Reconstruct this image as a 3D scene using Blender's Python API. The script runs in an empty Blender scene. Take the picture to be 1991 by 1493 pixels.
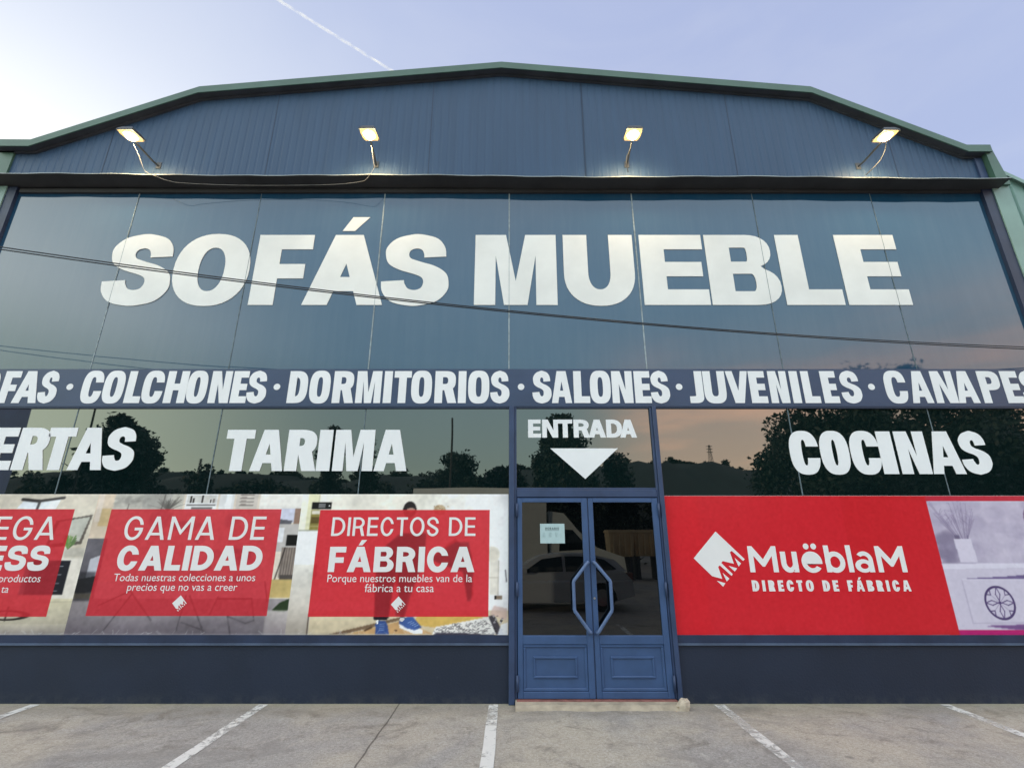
import bpy, math, random
import numpy as np
from mathutils import Vector
from mathutils.geometry import tessellate_polygon

SC = bpy.context.scene
COL = SC.collection
random.seed(7)
RNG = np.random.default_rng(7)
R = math.radians

# ------------------------------------------------------------------ camera
cam_d = bpy.data.cameras.new("camera")
cam = bpy.data.objects.new("camera", cam_d)
COL.objects.link(cam)
cam.location = (0.0, -5.9, 1.654)
cam.rotation_euler = (R(90 + 17.787), 0, 0)
cam_d.sensor_fit = 'HORIZONTAL'
cam_d.sensor_width = 36.0
cam_d.lens = 36.0 * 940 / 1991
cam_d.clip_start = 0.05
cam_d.clip_end = 30000
SC.camera = cam

# ------------------------------------------------------------------ sky, sun, exposure
SUN_EL, SUN_AZ = R(7), R(-52)            # behind the building, to the left
SUN = Vector((math.sin(SUN_AZ) * math.cos(SUN_EL), math.cos(SUN_AZ) * math.cos(SUN_EL), math.sin(SUN_EL)))
SC.view_settings.view_transform = 'Standard'
SC.view_settings.look = 'None'
SC.view_settings.exposure = 0.68
SC.view_settings.gamma = 1.0

w = bpy.data.worlds.new("World")
SC.world = w
w.use_nodes = True
nt = w.node_tree
nt.nodes.clear()


def N(tree, typ, **kw):
    n = tree.nodes.new(typ)
    for k, v in kw.items():
        if k.startswith('i_'):
            key = k[2:]
            n.inputs[int(key) if key.isdigit() else key].default_value = v
        else:
            setattr(n, k, v)
    return n


def L(tree, a, b):
    tree.links.new(a, b)


def math_node(tree, op, a, b=None, clamp=False):
    n = tree.nodes.new('ShaderNodeMath')
    n.operation = op
    n.use_clamp = clamp
    for i, v in enumerate((a, b)):
        if v is None:
            continue
        if isinstance(v, (int, float)):
            n.inputs[i].default_value = v
        else:
            tree.links.new(v, n.inputs[i])
    return n.outputs[0]


def vdot(tree, a, vec):
    n = tree.nodes.new('ShaderNodeVectorMath')
    n.operation = 'DOT_PRODUCT'
    tree.links.new(a, n.inputs[0])
    n.inputs[1].default_value = vec
    return n.outputs['Value']


def mixc(tree, fac, a, b, blend='MIX'):
    n = tree.nodes.new('ShaderNodeMix')
    n.data_type = 'RGBA'
    n.blend_type = blend
    for s, v in ((n.inputs[0], fac), (n.inputs[6], a), (n.inputs[7], b)):
        if isinstance(v, (int, float)):
            s.default_value = v
        elif isinstance(v, tuple):
            s.default_value = v if len(v) == 4 else (*v, 1)
        else:
            tree.links.new(v, s)
    return n.outputs[2]


def smooth(tree, v, lo, hi):
    n = tree.nodes.new('ShaderNodeMapRange')
    n.interpolation_type = 'SMOOTHSTEP'
    tree.links.new(v, n.inputs[0])
    n.inputs[1].default_value = lo
    n.inputs[2].default_value = hi
    return n.outputs[0]


tc = N(nt, 'ShaderNodeTexCoord')
D = tc.outputs['Generated']
sep = N(nt, 'ShaderNodeSeparateXYZ')
L(nt, D, sep.inputs[0])
el = sep.outputs[2]
ramp = N(nt, 'ShaderNodeValToRGB')          # dusk sky away from the sun, by height above the horizon
L(nt, el, ramp.inputs[0])
cr = ramp.color_ramp
cr.elements[0].position = 0.0
cr.elements[0].color = (0.80, 0.86, 0.60, 1)
cr.elements[1].position = 1.0
cr.elements[1].color = (1.05, 1.08, 1.18, 1)
for p, c in ((0.14, (0.52, 0.66, 0.57)), (0.25, (0.50, 0.68, 0.67)), (0.34, (0.72, 0.96, 1.06)), (0.50, (0.80, 1.04, 1.24)), (0.75, (1.02, 1.10, 1.24))):
    e = cr.elements.new(p)
    e.color = (*c, 1)
# rosy cloud streaks low on the right behind the viewer
mp = N(nt, 'ShaderNodeMapping')
mp.inputs['Scale'].default_value = (1.3, 1.3, 6.0)
mp.inputs['Rotation'].default_value = (0.0, 0.35, 0.0)
L(nt, D, mp.inputs[0])
nz = N(nt, 'ShaderNodeTexNoise')
nz.inputs['Scale'].default_value = 2.2
nz.inputs['Detail'].default_value = 5
L(nt, mp.outputs[0], nz.inputs['Vector'])
cloud = smooth(nt, nz.outputs[0], 0.40, 0.68)
az = vdot(nt, D, (0.50, -0.866, 0.0))
side = smooth(nt, vdot(nt, D, (1, 0, 0)), 0.08, 0.34)
low = math_node(nt, 'SUBTRACT', 1.0, smooth(nt, el, 0.12, 0.44), True)
pink = math_node(nt, 'MULTIPLY', math_node(nt, 'MULTIPLY', side, low), math_node(nt, 'ADD', math_node(nt, 'MULTIPLY', cloud, 0.6), 0.4))
back = mixc(nt, pink, ramp.outputs[0], (2.65, 1.45, 0.88))
warml = math_node(nt, 'MULTIPLY', smooth(nt, math_node(nt, 'MULTIPLY', vdot(nt, D, (1, 0, 0)), -1.0), 0.30, 0.80), math_node(nt, 'SUBTRACT', 1.0, smooth(nt, el, 0.3, 0.75), True))
wcol = mixc(nt, smooth(nt, el, 0.22, 0.38), (1.40, 1.55, 1.15), (2.25, 2.35, 2.15))
back = mixc(nt, warml, back, wcol)
# front half: pale blue, white towards the sun
sd = math_node(nt, 'MAXIMUM', vdot(nt, D, tuple(SUN)), 0.0)
front = mixc(nt, math_node(nt, 'MULTIPLY', math_node(nt, 'POWER', sd, 3.0), 1.3, True), (0.275, 0.312, 0.470), (0.40, 0.43, 0.51))
front = mixc(nt, math_node(nt, 'MULTIPLY', math_node(nt, 'POWER', sd, 11.0), 2.2, True), front, (0.70, 0.70, 0.68))
hz = N(nt, 'ShaderNodeTexNoise', i_Scale=2.4, i_Detail=5.0, i_Roughness=0.6, i_Distortion=0.6)
hm = N(nt, 'ShaderNodeMapping')
hm.inputs['Scale'].default_value = (1.0, 1.0, 3.0)
L(nt, D, hm.inputs[0])
L(nt, hm.outputs[0], hz.inputs['Vector'])
front = mixc(nt, math_node(nt, 'MULTIPLY', smooth(nt, hz.outputs[0], 0.40, 0.75), 0.16), front, (0.48, 0.49, 0.54))
bf = smooth(nt, math_node(nt, 'MULTIPLY', sep.outputs[1], -1.0), -0.15, 0.30)
grad = mixc(nt, bf, front, back)
sky = N(nt, 'ShaderNodeTexSky')
sky.sky_type = 'NISHITA'
sky.sun_disc = False
sky.sun_elevation = SUN_EL
sky.sun_rotation = SUN_AZ
bg1 = N(nt, 'ShaderNodeBackground')
bg1.inputs[1].default_value = 0.05
L(nt, sky.outputs[0], bg1.inputs[0])
bg2 = N(nt, 'ShaderNodeBackground')
bg2.inputs[1].default_value = 0.9
L(nt, grad, bg2.inputs[0])
add = N(nt, 'ShaderNodeAddShader')
L(nt, bg1.outputs[0], add.inputs[0])
L(nt, bg2.outputs[0], add.inputs[1])
wo = N(nt, 'ShaderNodeOutputWorld')
L(nt, add.outputs[0], wo.inputs[0])

sun_d = bpy.data.lights.new("sun", 'SUN')
sun_d.energy = 2.0
sun_d.angle = R(0.5)
sun_d.color = (1.0, 0.86, 0.66)
sun_o = bpy.data.objects.new("sun", sun_d)
COL.objects.link(sun_o)
sun_o.rotation_euler = SUN.to_track_quat('Z', 'Y').to_euler()


# ------------------------------------------------------------------ colour and material helpers
def s2l(c):
    return tuple(((v / 255) / 12.92 if v / 255 <= 0.04045 else ((v / 255 + 0.055) / 1.055) ** 2.4) for v in c)


def new_mat(name):
    m = bpy.data.materials.new(name)
    m.use_nodes = True
    t = m.node_tree
    b = t.nodes['Principled BSDF']
    return m, t, b


def noisy(name, col, rough=0.6, amount=0.12, scale=3.0, spec=0.4, metallic=0.0, bump=0.0, bscale=40.0, stretch=(1, 1, 1), rvar=0.0):
    """A base colour with soft blotches of dirt and, if asked, fine bump."""
    m, t, b = new_mat(name)
    tcn = N(t, 'ShaderNodeTexCoord')
    mpn = N(t, 'ShaderNodeMapping')
    mpn.inputs['Scale'].default_value = stretch
    L(t, tcn.outputs['Object'], mpn.inputs[0])
    n1 = N(t, 'ShaderNodeTexNoise', i_Scale=scale, i_Detail=6.0, i_Roughness=0.6)
    L(t, mpn.outputs[0], n1.inputs['Vector'])
    lo = tuple(v * (1 - amount) for v in col)
    hi = tuple(min(1, v * (1 + amount)) for v in col)
    c = mixc(t, smooth(t, n1.outputs[0], 0.3, 0.7), lo, hi)
    L(t, c, b.inputs['Base Color'])
    b.inputs['Roughness'].default_value = rough
    if rvar:
        rr = N(t, 'ShaderNodeMapRange')
        L(t, n1.outputs[0], rr.inputs[0])
        rr.inputs[3].default_value = max(0.02, rough - rvar)
        rr.inputs[4].default_value = rough + rvar
        L(t, rr.outputs[0], b.inputs['Roughness'])
    b.inputs['Specular IOR Level'].default_value = spec
    b.inputs['Metallic'].default_value = metallic
    if bump:
        n2 = N(t, 'ShaderNodeTexNoise', i_Scale=bscale, i_Detail=4.0)
        L(t, mpn.outputs[0], n2.inputs['Vector'])
        bp = N(t, 'ShaderNodeBump', i_Strength=bump, i_Distance=0.01)
        L(t, n2.outputs[0], bp.inputs['Height'])
        L(t, bp.outputs[0], b.inputs['Normal'])
    return m


def glass_mat(name, base, refl, rough=0.012, dirt=0.0, wave=0.0018, tint=(1, 1, 1)):
    """Dark solar film glass: a dark body under a mirror coat, slightly wavy, with thin streaks of dust."""
    m, t, b = new_mat(name)
    t.nodes.remove(b)
    out = [n for n in t.nodes if n.type == 'OUTPUT_MATERIAL'][0]
    geo = N(t, 'ShaderNodeNewGeometry')
    pos = geo.outputs['Position']
    wv = N(t, 'ShaderNodeTexNoise', i_Scale=0.9, i_Detail=1.0)
    L(t, pos, wv.inputs['Vector'])
    bp = N(t, 'ShaderNodeBump', i_Strength=1.0, i_Distance=wave)
    L(t, wv.outputs[0], bp.inputs['Height'])
    mpn = N(t, 'ShaderNodeMapping')
    mpn.inputs['Scale'].default_value = (5.0, 1.0, 0.35)
    L(t, pos, mpn.inputs[0])
    dn = N(t, 'ShaderNodeTexNoise', i_Scale=1.6, i_Detail=6.0, i_Roughness=0.65)
    L(t, mpn.outputs[0], dn.inputs['Vector'])
    dn2 = N(t, 'ShaderNodeTexNoise', i_Scale=0.7, i_Detail=5.0, i_Roughness=0.55)
    L(t, pos, dn2.inputs['Vector'])
    dm = math_node(t, 'MULTIPLY', smooth(t, math_node(t, 'ADD', math_node(t, 'MULTIPLY', dn.outputs[0], 0.45), math_node(t, 'MULTIPLY', dn2.outputs[0], 0.6)), 0.40, 0.70), dirt)
    dif = N(t, 'ShaderNodeBsdfDiffuse')
    L(t, mixc(t, dm, base, (0.42, 0.46, 0.46)), dif.inputs[0])
    gl = N(t, 'ShaderNodeBsdfGlossy')
    gl.inputs['Color'].default_value = (*tint, 1)
    gl.inputs['Roughness'].default_value = rough
    L(t, bp.outputs[0], gl.inputs['Normal'])
    fr = N(t, 'ShaderNodeFresnel')
    fr.inputs[0].default_value = 1.5
    fac = math_node(t, 'ADD', math_node(t, 'MULTIPLY', fr.outputs[0], 0.9), refl - 0.036, True)
    mx = N(t, 'ShaderNodeMixShader')
    L(t, fac, mx.inputs[0])
    L(t, dif.outputs[0], mx.inputs[1])
    L(t, gl.outputs[0], mx.inputs[2])
    L(t, mx.outputs[0], out.inputs[0])
    return m


def vcol_mat(name, rough=0.30, spec=0.45):
    m, t, b = new_mat(name)
    a = N(t, 'ShaderNodeVertexColor')
    a.layer_name = 'print'
    tcn = N(t, 'ShaderNodeTexCoord')
    n1 = N(t, 'ShaderNodeTexNoise', i_Scale=9.0, i_Detail=6.0)
    L(t, tcn.outputs['Object'], n1.inputs['Vector'])
    g = N(t, 'ShaderNodeMapRange', i_3=0.95, i_4=1.04)
    L(t, n1.outputs[0], g.inputs[0])
    c = N(t, 'ShaderNodeVectorMath', operation='SCALE')
    L(t, a.outputs[0], c.inputs[0])
    L(t, g.outputs[0], c.inputs['Scale'])
    L(t, c.outputs[0], b.inputs['Base Color'])
    b.inputs['Roughness'].default_value = rough
    b.inputs['Specular IOR Level'].default_value = spec
    bp = N(t, 'ShaderNodeBump', i_Strength=0.25, i_Distance=0.004)
    n2 = N(t, 'ShaderNodeTexNoise', i_Scale=2.5, i_Detail=3.0)
    L(t, tcn.outputs['Object'], n2.inputs['Vector'])
    L(t, n2.outputs[0], bp.inputs['Height'])
    L(t, bp.outputs[0], b.inputs['Normal'])
    return m


M = {}
M['cladding'] = noisy('cladding_paint', (0.042, 0.083, 0.152), 0.50, 0.08, 0.8, 0.3, stretch=(6, 1, 0.5), rvar=0.08)
M['cladding_seam'] = noisy('cladding_seam', (0.03, 0.05, 0.09), 0.6)
M['navy'] = noisy('navy_render', (0.008, 0.017, 0.038), 0.62, 0.22, 1.6, 0.35, bump=0.25, bscale=60)
m, t, b = new_mat('navy_riser')
geo = N(t, 'ShaderNodeNewGeometry')
sp_ = N(t, 'ShaderNodeSeparateXYZ')
L(t, geo.outputs['Position'], sp_.inputs[0])
ns = N(t, 'ShaderNodeTexNoise', i_Scale=7.0, i_Detail=8.0, i_Roughness=0.7)
L(t, geo.outputs['Position'], ns.inputs['Vector'])
nl_ = N(t, 'ShaderNodeTexNoise', i_Scale=1.1, i_Detail=4.0)
L(t, geo.outputs['Position'], nl_.inputs['Vector'])
base_ = mixc(t, smooth(t, nl_.outputs[0], 0.35, 0.65), (0.0048, 0.0125, 0.032), (0.0075, 0.0165, 0.040))
hgt = math_node(t, 'SUBTRACT', 1.0, smooth(t, math_node(t, 'ADD', sp_.outputs[2], math_node(t, 'MULTIPLY', math_node(t, 'SUBTRACT', ns.outputs[0], 0.5), 0.35)), 0.0, 0.16), True)
spl = math_node(t, 'MULTIPLY', hgt, smooth(t, ns.outputs[0], 0.42, 0.68))
scf = math_node(t, 'MULTIPLY', smooth(t, ns.outputs[0], 0.66, 0.74), 0.25)
L(t, mixc(t, math_node(t, 'ADD', math_node(t, 'MULTIPLY', spl, 0.35), scf, True), base_, (0.10, 0.10, 0.10)), b.inputs['Base Color'])
b.inputs['Roughness'].default_value = 0.6
bpn = N(t, 'ShaderNodeBump', i_Strength=0.25, i_Distance=0.008)
nb_ = N(t, 'ShaderNodeTexNoise', i_Scale=45.0, i_Detail=3.0)
L(t, geo.outputs['Position'], nb_.inputs['Vector'])
L(t, nb_.outputs[0], bpn.inputs['Height'])
L(t, bpn.outputs[0], b.inputs['Normal'])
M['riser'] = m
M['navy_trim'] = noisy('navy_trim_paint', (0.020, 0.032, 0.070), 0.45, 0.18, 3.0)
M['sill_edge'] = noisy('sill_edge_paint', (0.07, 0.10, 0.16), 0.45, 0.2, 3.0)
M['band'] = noisy('band_paint', (0.036, 0.060, 0.120), 0.42, 0.10, 1.2, 0.45, stretch=(1, 1, 2))
M['door'] = noisy('door_paint', (0.041, 0.086, 0.195), 0.42, 0.10, 4.0, 0.45, bump=0.06, bscale=120)
M['handle'] = noisy('handle_paint', (0.085, 0.14, 0.27), 0.35, 0.15, 9.0, 0.5)
M['frame'] = noisy('frame_paint', (0.034, 0.058, 0.125), 0.42, 0.15, 4.0)
M['green'] = noisy('green_flashing', (0.056, 0.122, 0.088), 0.45, 0.12, 2.0, 0.5)
M['green_pale'] = noisy('pale_green_sheet', (0.20, 0.32, 0.28), 0.45, 0.12, 1.4, 0.5)
M['green_rib'] = noisy('ribbed_green_sheet', (0.17, 0.29, 0.26), 0.48, 0.12, 1.2, 0.5)
M['soffit'] = noisy('soffit_paint', (0.045, 0.050, 0.062), 0.7, 0.2, 2.0)
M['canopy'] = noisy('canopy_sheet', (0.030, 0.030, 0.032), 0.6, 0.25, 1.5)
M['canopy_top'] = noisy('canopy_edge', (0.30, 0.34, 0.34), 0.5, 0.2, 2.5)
M['upper_glass'] = glass_mat('blue_film_glass', (0.009, 0.054, 0.110), 0.078, 0.03, dirt=0.04)
M['lower_glass'] = glass_mat('dark_mirror_glass', (0.003, 0.010, 0.010), 0.150, 0.012, dirt=0.008)
M['door_glass'] = glass_mat('dark_door_glass', (0.0012, 0.0020, 0.0024), 0.066, 0.01, dirt=0.002)
M['sealant'] = noisy('sealant', (0.27, 0.33, 0.35), 0.6, 0.3, 5.0, stretch=(1, 1, 3))
M['sealant_dull'] = noisy('dull_sealant', (0.11, 0.15, 0.17), 0.6, 0.35, 5.0, stretch=(1, 1, 3))
M['letter'] = noisy('white_letter_vinyl', (0.76, 0.78, 0.76), 0.5, 0.06, 1.5, 0.4)
M['letter_white'] = noisy('clean_white_vinyl', (0.82, 0.84, 0.85), 0.5, 0.03, 2.0, 0.4)
M['print_white'] = noisy('printed_white', (0.80, 0.79, 0.78), 0.45, 0.02, 4.0, 0.35)
M['print'] = vcol_mat('poster_print')
M['paper'] = noisy('notice_paper', (0.42, 0.56, 0.57), 0.7, 0.04, 20.0)
M['ink'] = noisy('grey_ink', (0.08, 0.12, 0.12), 0.8, 0.2, 60.0)
M['faint_ink'] = noisy('faint_ink', (0.30, 0.42, 0.43), 0.8, 0.2, 60.0)
M['lamp_body'] = noisy('lamp_body', (0.06, 0.065, 0.07), 0.5, 0.2, 6.0)
M['cable_white'] = noisy('white_flex', (0.34, 0.33, 0.30), 0.5, 0.25, 9.0)
M['cable_black'] = noisy('black_cable', (0.012, 0.014, 0.018), 0.55, 0.2, 5.0)
M['stone'] = noisy('pale_stone', (0.48, 0.41, 0.32), 0.85, 0.2, 14.0, bump=0.5, bscale=30)
M['tile_red'] = noisy('red_threshold', (0.24, 0.10, 0.085), 0.7, 0.3, 12.0, bump=0.3)
M['step'] = noisy('step_render', (0.36, 0.31, 0.235), 0.85, 0.2, 7.0, bump=0.5, bscale=25)
M['steel'] = noisy('steel', (0.5, 0.5, 0.5), 0.3, 0.1, 8.0, metallic=1.0)
M['bark'] = noisy('bark', (0.07, 0.055, 0.04), 0.9, 0.3, 6.0, bump=0.6)
M['leaf'] = noisy('tree_leaves', (0.013, 0.026, 0.016), 0.6, 0.35, 1.2)
M['leaf_dark'] = noisy('dark_leaves', (0.012, 0.023, 0.016), 0.6, 0.35, 1.2)
M['hill'] = noisy('scrub_hillside', (0.014, 0.020, 0.014), 0.95, 0.4, 0.02)
M['car'] = noisy('silver_car_paint', (0.56, 0.60, 0.61), 0.25, 0.04, 3.0, 0.5)
M['van'] = noisy('white_van_paint', (0.62, 0.66, 0.60), 0.35, 0.05, 2.0, 0.5)
M['tyre'] = noisy('tyre_rubber', (0.02, 0.02, 0.02), 0.8, 0.2, 20.0)
M['dark_glass'] = glass_mat('car_window_glass', (0.006, 0.007, 0.008), 0.06, 0.02)
M['skip'] = noisy('cream_container_paint', (0.80, 0.58, 0.32), 0.6, 0.15, 3.0)
M['pole_wood'] = noisy('pole_wood', (0.05, 0.045, 0.04), 0.9, 0.2, 4.0)
M['mast'] = noisy('galvanised_mast', (0.10, 0.09, 0.09), 0.6, 0.2, 4.0)
M['shed'] = noisy('navy_shed_sheet', (0.05, 0.11, 0.28), 0.6, 0.15, 1.0)

m, t, b = new_mat('lit_lamp_lens')
b.inputs['Base Color'].default_value = (1, 0.9, 0.7, 1)
b.inputs['Emission Color'].default_value = (1.0, 0.80, 0.46, 1)
b.inputs['Emission Strength'].default_value = 26.0
nl = N(t, 'ShaderNodeTexNoise', i_Scale=8.0)
er = N(t, 'ShaderNodeMapRange', i_3=20.0, i_4=32.0)
L(t, nl.outputs[0], er.inputs[0])
L(t, er.outputs[0], b.inputs['Emission Strength'])
M['lens'] = m
m, t, b = new_mat('glowing_reflector')
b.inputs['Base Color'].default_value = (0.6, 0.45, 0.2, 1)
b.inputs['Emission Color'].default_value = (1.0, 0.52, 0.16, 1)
b.inputs['Emission Strength'].default_value = 0.9  # orange halo round the lamp, given to the rim as its own emission
M['reflector_glow'] = m


# ------------------------------------------------------------------ mesh helpers
class MB:
    def __init__(self):
        self.v, self.f, self.mi = [], [], []

    def add(self, verts, faces, mi=0):
        o = len(self.v)
        self.v += [tuple(p) for p in verts]
        self.f += [tuple(i + o for i in f) for f in faces]
        self.mi += [mi] * len(faces)
        return self

    def box(self, x0, x1, y0, y1, z0, z1, mi=0):
        v = [(x, y, z) for z in (z0, z1) for y in (y0, y1) for x in (x0, x1)]
        return self.add(v, [(0, 2, 3, 1), (4, 5, 7, 6), (0, 1, 5, 4), (2, 6, 7, 3), (0, 4, 6, 2), (1, 3, 7, 5)], mi)

    def bevel_box(self, x0, x1, y0, y1, z0, z1, c, mi=0):
        """A box whose front (low y) edges are chamfered by c."""
        v = [(x0, y1, z0), (x1, y1, z0), (x1, y1, z1), (x0, y1, z1),
             (x0, y0 + c, z0), (x1, y0 + c, z0), (x1, y0 + c, z1), (x0, y0 + c, z1),
             (x0 + c, y0, z0 + c), (x1 - c, y0, z0 + c), (x1 - c, y0, z1 - c), (x0 + c, y0, z1 - c)]
        f = [(0, 3, 2, 1)]
        for i in range(4):
            j = (i + 1) % 4
            f += [(i, j, 4 + j, 4 + i), (4 + i, 4 + j, 8 + j, 8 + i)]
        f.append((8, 9, 10, 11))
        return self.add(v, f, mi)

    def prism(self, poly, y0, y1, holes=(), mi=0):
        """A polygon in the x z plane (holes allowed) given thickness along y."""
        loops = [list(poly)] + [list(h) for h in holes]
        flat = [p for l in loops for p in l]
        tris = tessellate_polygon([[Vector((p[0], p[1], 0)) for p in l] for l in loops])
        n = len(flat)
        v = [(p[0], y0, p[1]) for p in flat] + [(p[0], y1, p[1]) for p in flat]
        f = [tuple(tr) for tr in tris] + [tuple(i + n for i in reversed(tr)) for tr in tris]
        o = 0
        for l in loops:
            k = len(l)
            for i in range(k):
                j = (i + 1) % k
                f.append((o + i, o + j, n + o + j, n + o + i))
            o += k
        return self.add(v, f, mi)

    def prism_x(self, poly, x0, x1, mi=0, inset=None):
        """A polygon in the y z plane given thickness along x."""
        k = len(poly)
        v = [(x0, p[0], p[1]) for p in poly] + [(x1, p[0], p[1]) for p in poly]
        tris = tessellate_polygon([[Vector((p[0], p[1], 0)) for p in poly]])
        f = [tuple(tr) for tr in tris] + [tuple(i + k for i in reversed(tr)) for tr in tris]
        f += [(i, (i + 1) % k, k + (i + 1) % k, k + i) for i in range(k)]
        return self.add(v, f, mi)

    def tube(self, pts, r, n=8, mi=0, cap=True):
        pts = [Vector(p) for p in pts]
        rs = r if isinstance(r, (list, tuple)) else [r] * len(pts)
        rings = []
        up = None
        for i, p in enumerate(pts):
            d = (pts[min(i + 1, len(pts) - 1)] - pts[max(i - 1, 0)]).normalized()
            if up is None:
                up = Vector((0, 0, 1)) if abs(d.z) < 0.9 else Vector((1, 0, 0))
            a = d.cross(up).normalized()
            bb = a.cross(d).normalized()
            up = bb
            rings.append([p + (a * math.cos(2 * math.pi * k / n) + bb * math.sin(2 * math.pi * k / n)) * rs[i] for k in range(n)])
        v = [q for ring in rings for q in ring]
        f = []
        for i in range(len(pts) - 1):
            for k in range(n):
                k2 = (k + 1) % n
                f.append((i * n + k, i * n + k2, (i + 1) * n + k2, (i + 1) * n + k))
        if cap:
            f.append(tuple(reversed(range(n))))
            f.append(tuple((len(pts) - 1) * n + k for k in range(n)))
        return self.add(v, f, mi)

    def build(self, name, mat, parent=None, smooth=False):
        me = bpy.data.meshes.new(name)
        me.from_pydata(self.v, [], self.f)
        mats = mat if isinstance(mat, (list, tuple)) else [mat]
        for mm in mats:
            me.materials.append(M[mm])
        if len(mats) > 1:
            me.polygons.foreach_set('material_index', self.mi)
        if smooth:
            me.polygons.foreach_set('use_smooth', [True] * len(me.polygons))
        me.update()
        o = bpy.data.objects.new(name, me)
        COL.objects.link(o)
        if parent is not None:
            o.parent = parent
            pm = parent.matrix_world_real if hasattr(parent, 'matrix_world_real') else None
            o.location = tuple(-c for c in world_loc(parent))
        return o


def world_loc(o):
    x = Vector(o.location)
    while o.parent is not None:
        o = o.parent
        x += Vector(o.location)
    return x


def tag(o, label=None, cat=None, group=None, kind=None):
    if label:
        o['label'] = label
    if cat:
        o['category'] = cat
    if group:
        o['group'] = group
    if kind:
        o['kind'] = kind
    return o


def thing(name, label, cat, loc=(0, 0, 0), group=None):
    o = bpy.data.objects.new(name, None)
    COL.objects.link(o)
    o.location = loc
    o.empty_display_size = 0.2
    return tag(o, label, cat, group)


# ------------------------------------------------------------------ ground
def ground_mat():
    m, t, b = new_mat('worn_concrete')
    geo = N(t, 'ShaderNodeNewGeometry')
    pos = geo.outputs['Position']
    sp = N(t, 'ShaderNodeSeparateXYZ')
    L(t, pos, sp.inputs[0])

    def nz(scale, det=6.0, rough=0.6, st=(1, 1, 1), dist=0.0):
        mpn = N(t, 'ShaderNodeMapping')
        mpn.inputs['Scale'].default_value = st
        L(t, pos, mpn.inputs[0])
        n = N(t, 'ShaderNodeTexNoise', i_Scale=scale, i_Detail=det, i_Roughness=rough, i_Distortion=dist)
        L(t, mpn.outputs[0], n.inputs['Vector'])
        return n.outputs[0]
    big = nz(0.55, 4.0, 0.6, dist=0.6)
    c = mixc(t, smooth(t, big, 0.38, 0.62), (0.320, 0.302, 0.280), (0.410, 0.370, 0.305))
    mid = nz(2.6, 8.0, 0.68, (1, 1.4, 1), 0.8)
    c = mixc(t, math_node(t, 'MULTIPLY', smooth(t, mid, 0.50, 0.72), 0.75), c, (0.185, 0.165, 0.140))
    scr = nz(3.4, 8.0, 0.7, (1.6, 0.8, 1), 1.2)
    c = mixc(t, math_node(t, 'MULTIPLY', smooth(t, scr, 0.56, 0.72), 0.6), c, (0.47, 0.43, 0.375))
    grit = nz(38.0, 4.0, 0.7)
    c = mixc(t, 0.8, c, mixc(t, smooth(t, grit, 0.25, 0.75), (0.30, 0.30, 0.30), (0.72, 0.72, 0.72)), 'SOFT_LIGHT')
    fine = nz(110.0, 3.0, 0.75)
    c = mixc(t, 0.7, c, mixc(t, smooth(t, fine, 0.3, 0.7), (0.25, 0.25, 0.25), (0.75, 0.75, 0.75)), 'SOFT_LIGHT')
    patch = nz(9.0, 7.0, 0.72, (1, 0.8, 1), 0.5)
    c = mixc(t, math_node(t, 'MULTIPLY', smooth(t, patch, 0.53, 0.70), 0.50), c, (0.175, 0.160, 0.142))
    c = mixc(t, math_node(t, 'MULTIPLY', smooth(t, patch, 0.46, 0.30), 0.40), c, (0.50, 0.475, 0.43))
    blot = nz(1.15, 7.0, 0.62, (1, 1.6, 1), 1.0)
    c = mixc(t, math_node(t, 'MULTIPLY', smooth(t, blot, 0.53, 0.66), 0.45), c, (0.215, 0.200, 0.185))
    oil = N(t, 'ShaderNodeTexVoronoi', i_Scale=1.6, i_Randomness=1.0)
    L(t, pos, oil.inputs['Vector'])
    spot = math_node(t, 'SUBTRACT', 1.0, smooth(t, math_node(t, 'ADD', oil.outputs['Distance'], math_node(t, 'MULTIPLY', patch, 0.12)), 0.07, 0.13), True)
    c = mixc(t, math_node(t, 'MULTIPLY', spot, 0.55), c, (0.11, 0.105, 0.10))
    # rubbed white smears
    sm = nz(1.7, 9.0, 0.75, (2.0, 0.9, 1), 1.8)
    c = mixc(t, math_node(t, 'MULTIPLY', smooth(t, sm, 0.655, 0.73), 0.55), c, (0.62, 0.61, 0.58))
    # green damp strip along the wall foot
    wn = nz(3.0, 5.0)
    edge = smooth(t, math_node(t, 'ADD', sp.outputs[1], math_node(t, 'MULTIPLY', wn, 0.22)), -0.05, 0.12)
    c = mixc(t, math_node(t, 'MULTIPLY', edge, 0.55), c, (0.27, 0.26, 0.155))
    dk = smooth(t, math_node(t, 'ADD', sp.outputs[1], math_node(t, 'MULTIPLY', mid, 0.5)), -0.25, 0.0)
    band = math_node(t, 'MULTIPLY', dk, math_node(t, 'SUBTRACT', 1.0, edge, True))
    c = mixc(t, math_node(t, 'MULTIPLY', band, 0.30), c, (0.20, 0.165, 0.115))
    # slab joints and a hairline crack
    jn = math_node(t, 'MULTIPLY', math_node(t, 'SUBTRACT', nz(2.2, 3.0), 0.5), 0.05)
    jx = math_node(t, 'ADD', sp.outputs[0], jn)
    jm = math_node(t, 'ABSOLUTE', math_node(t, 'ADD', jx, 1.19))
    cut = math_node(t, 'SUBTRACT', 1.0, smooth(t, jm, 0.003, 0.011), True)
    c = mixc(t, math_node(t, 'MULTIPLY', cut, 0.75), c, (0.07, 0.06, 0.05))
    L(t, c, b.inputs['Base Color'])
    b.inputs['Roughness'].default_value = 0.88
    b.inputs['Specular IOR Level'].default_value = 0.25
    h = math_node(t, 'SUBTRACT', math_node(t, 'ADD', math_node(t, 'MULTIPLY', grit, 0.35), mid), math_node(t, 'MULTIPLY', cut, 1.2))
    bp = N(t, 'ShaderNodeBump', i_Strength=0.45, i_Distance=0.012)
    L(t, h, bp.inputs['Height'])
    L(t, bp.outputs[0], b.inputs['Normal'])
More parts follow.
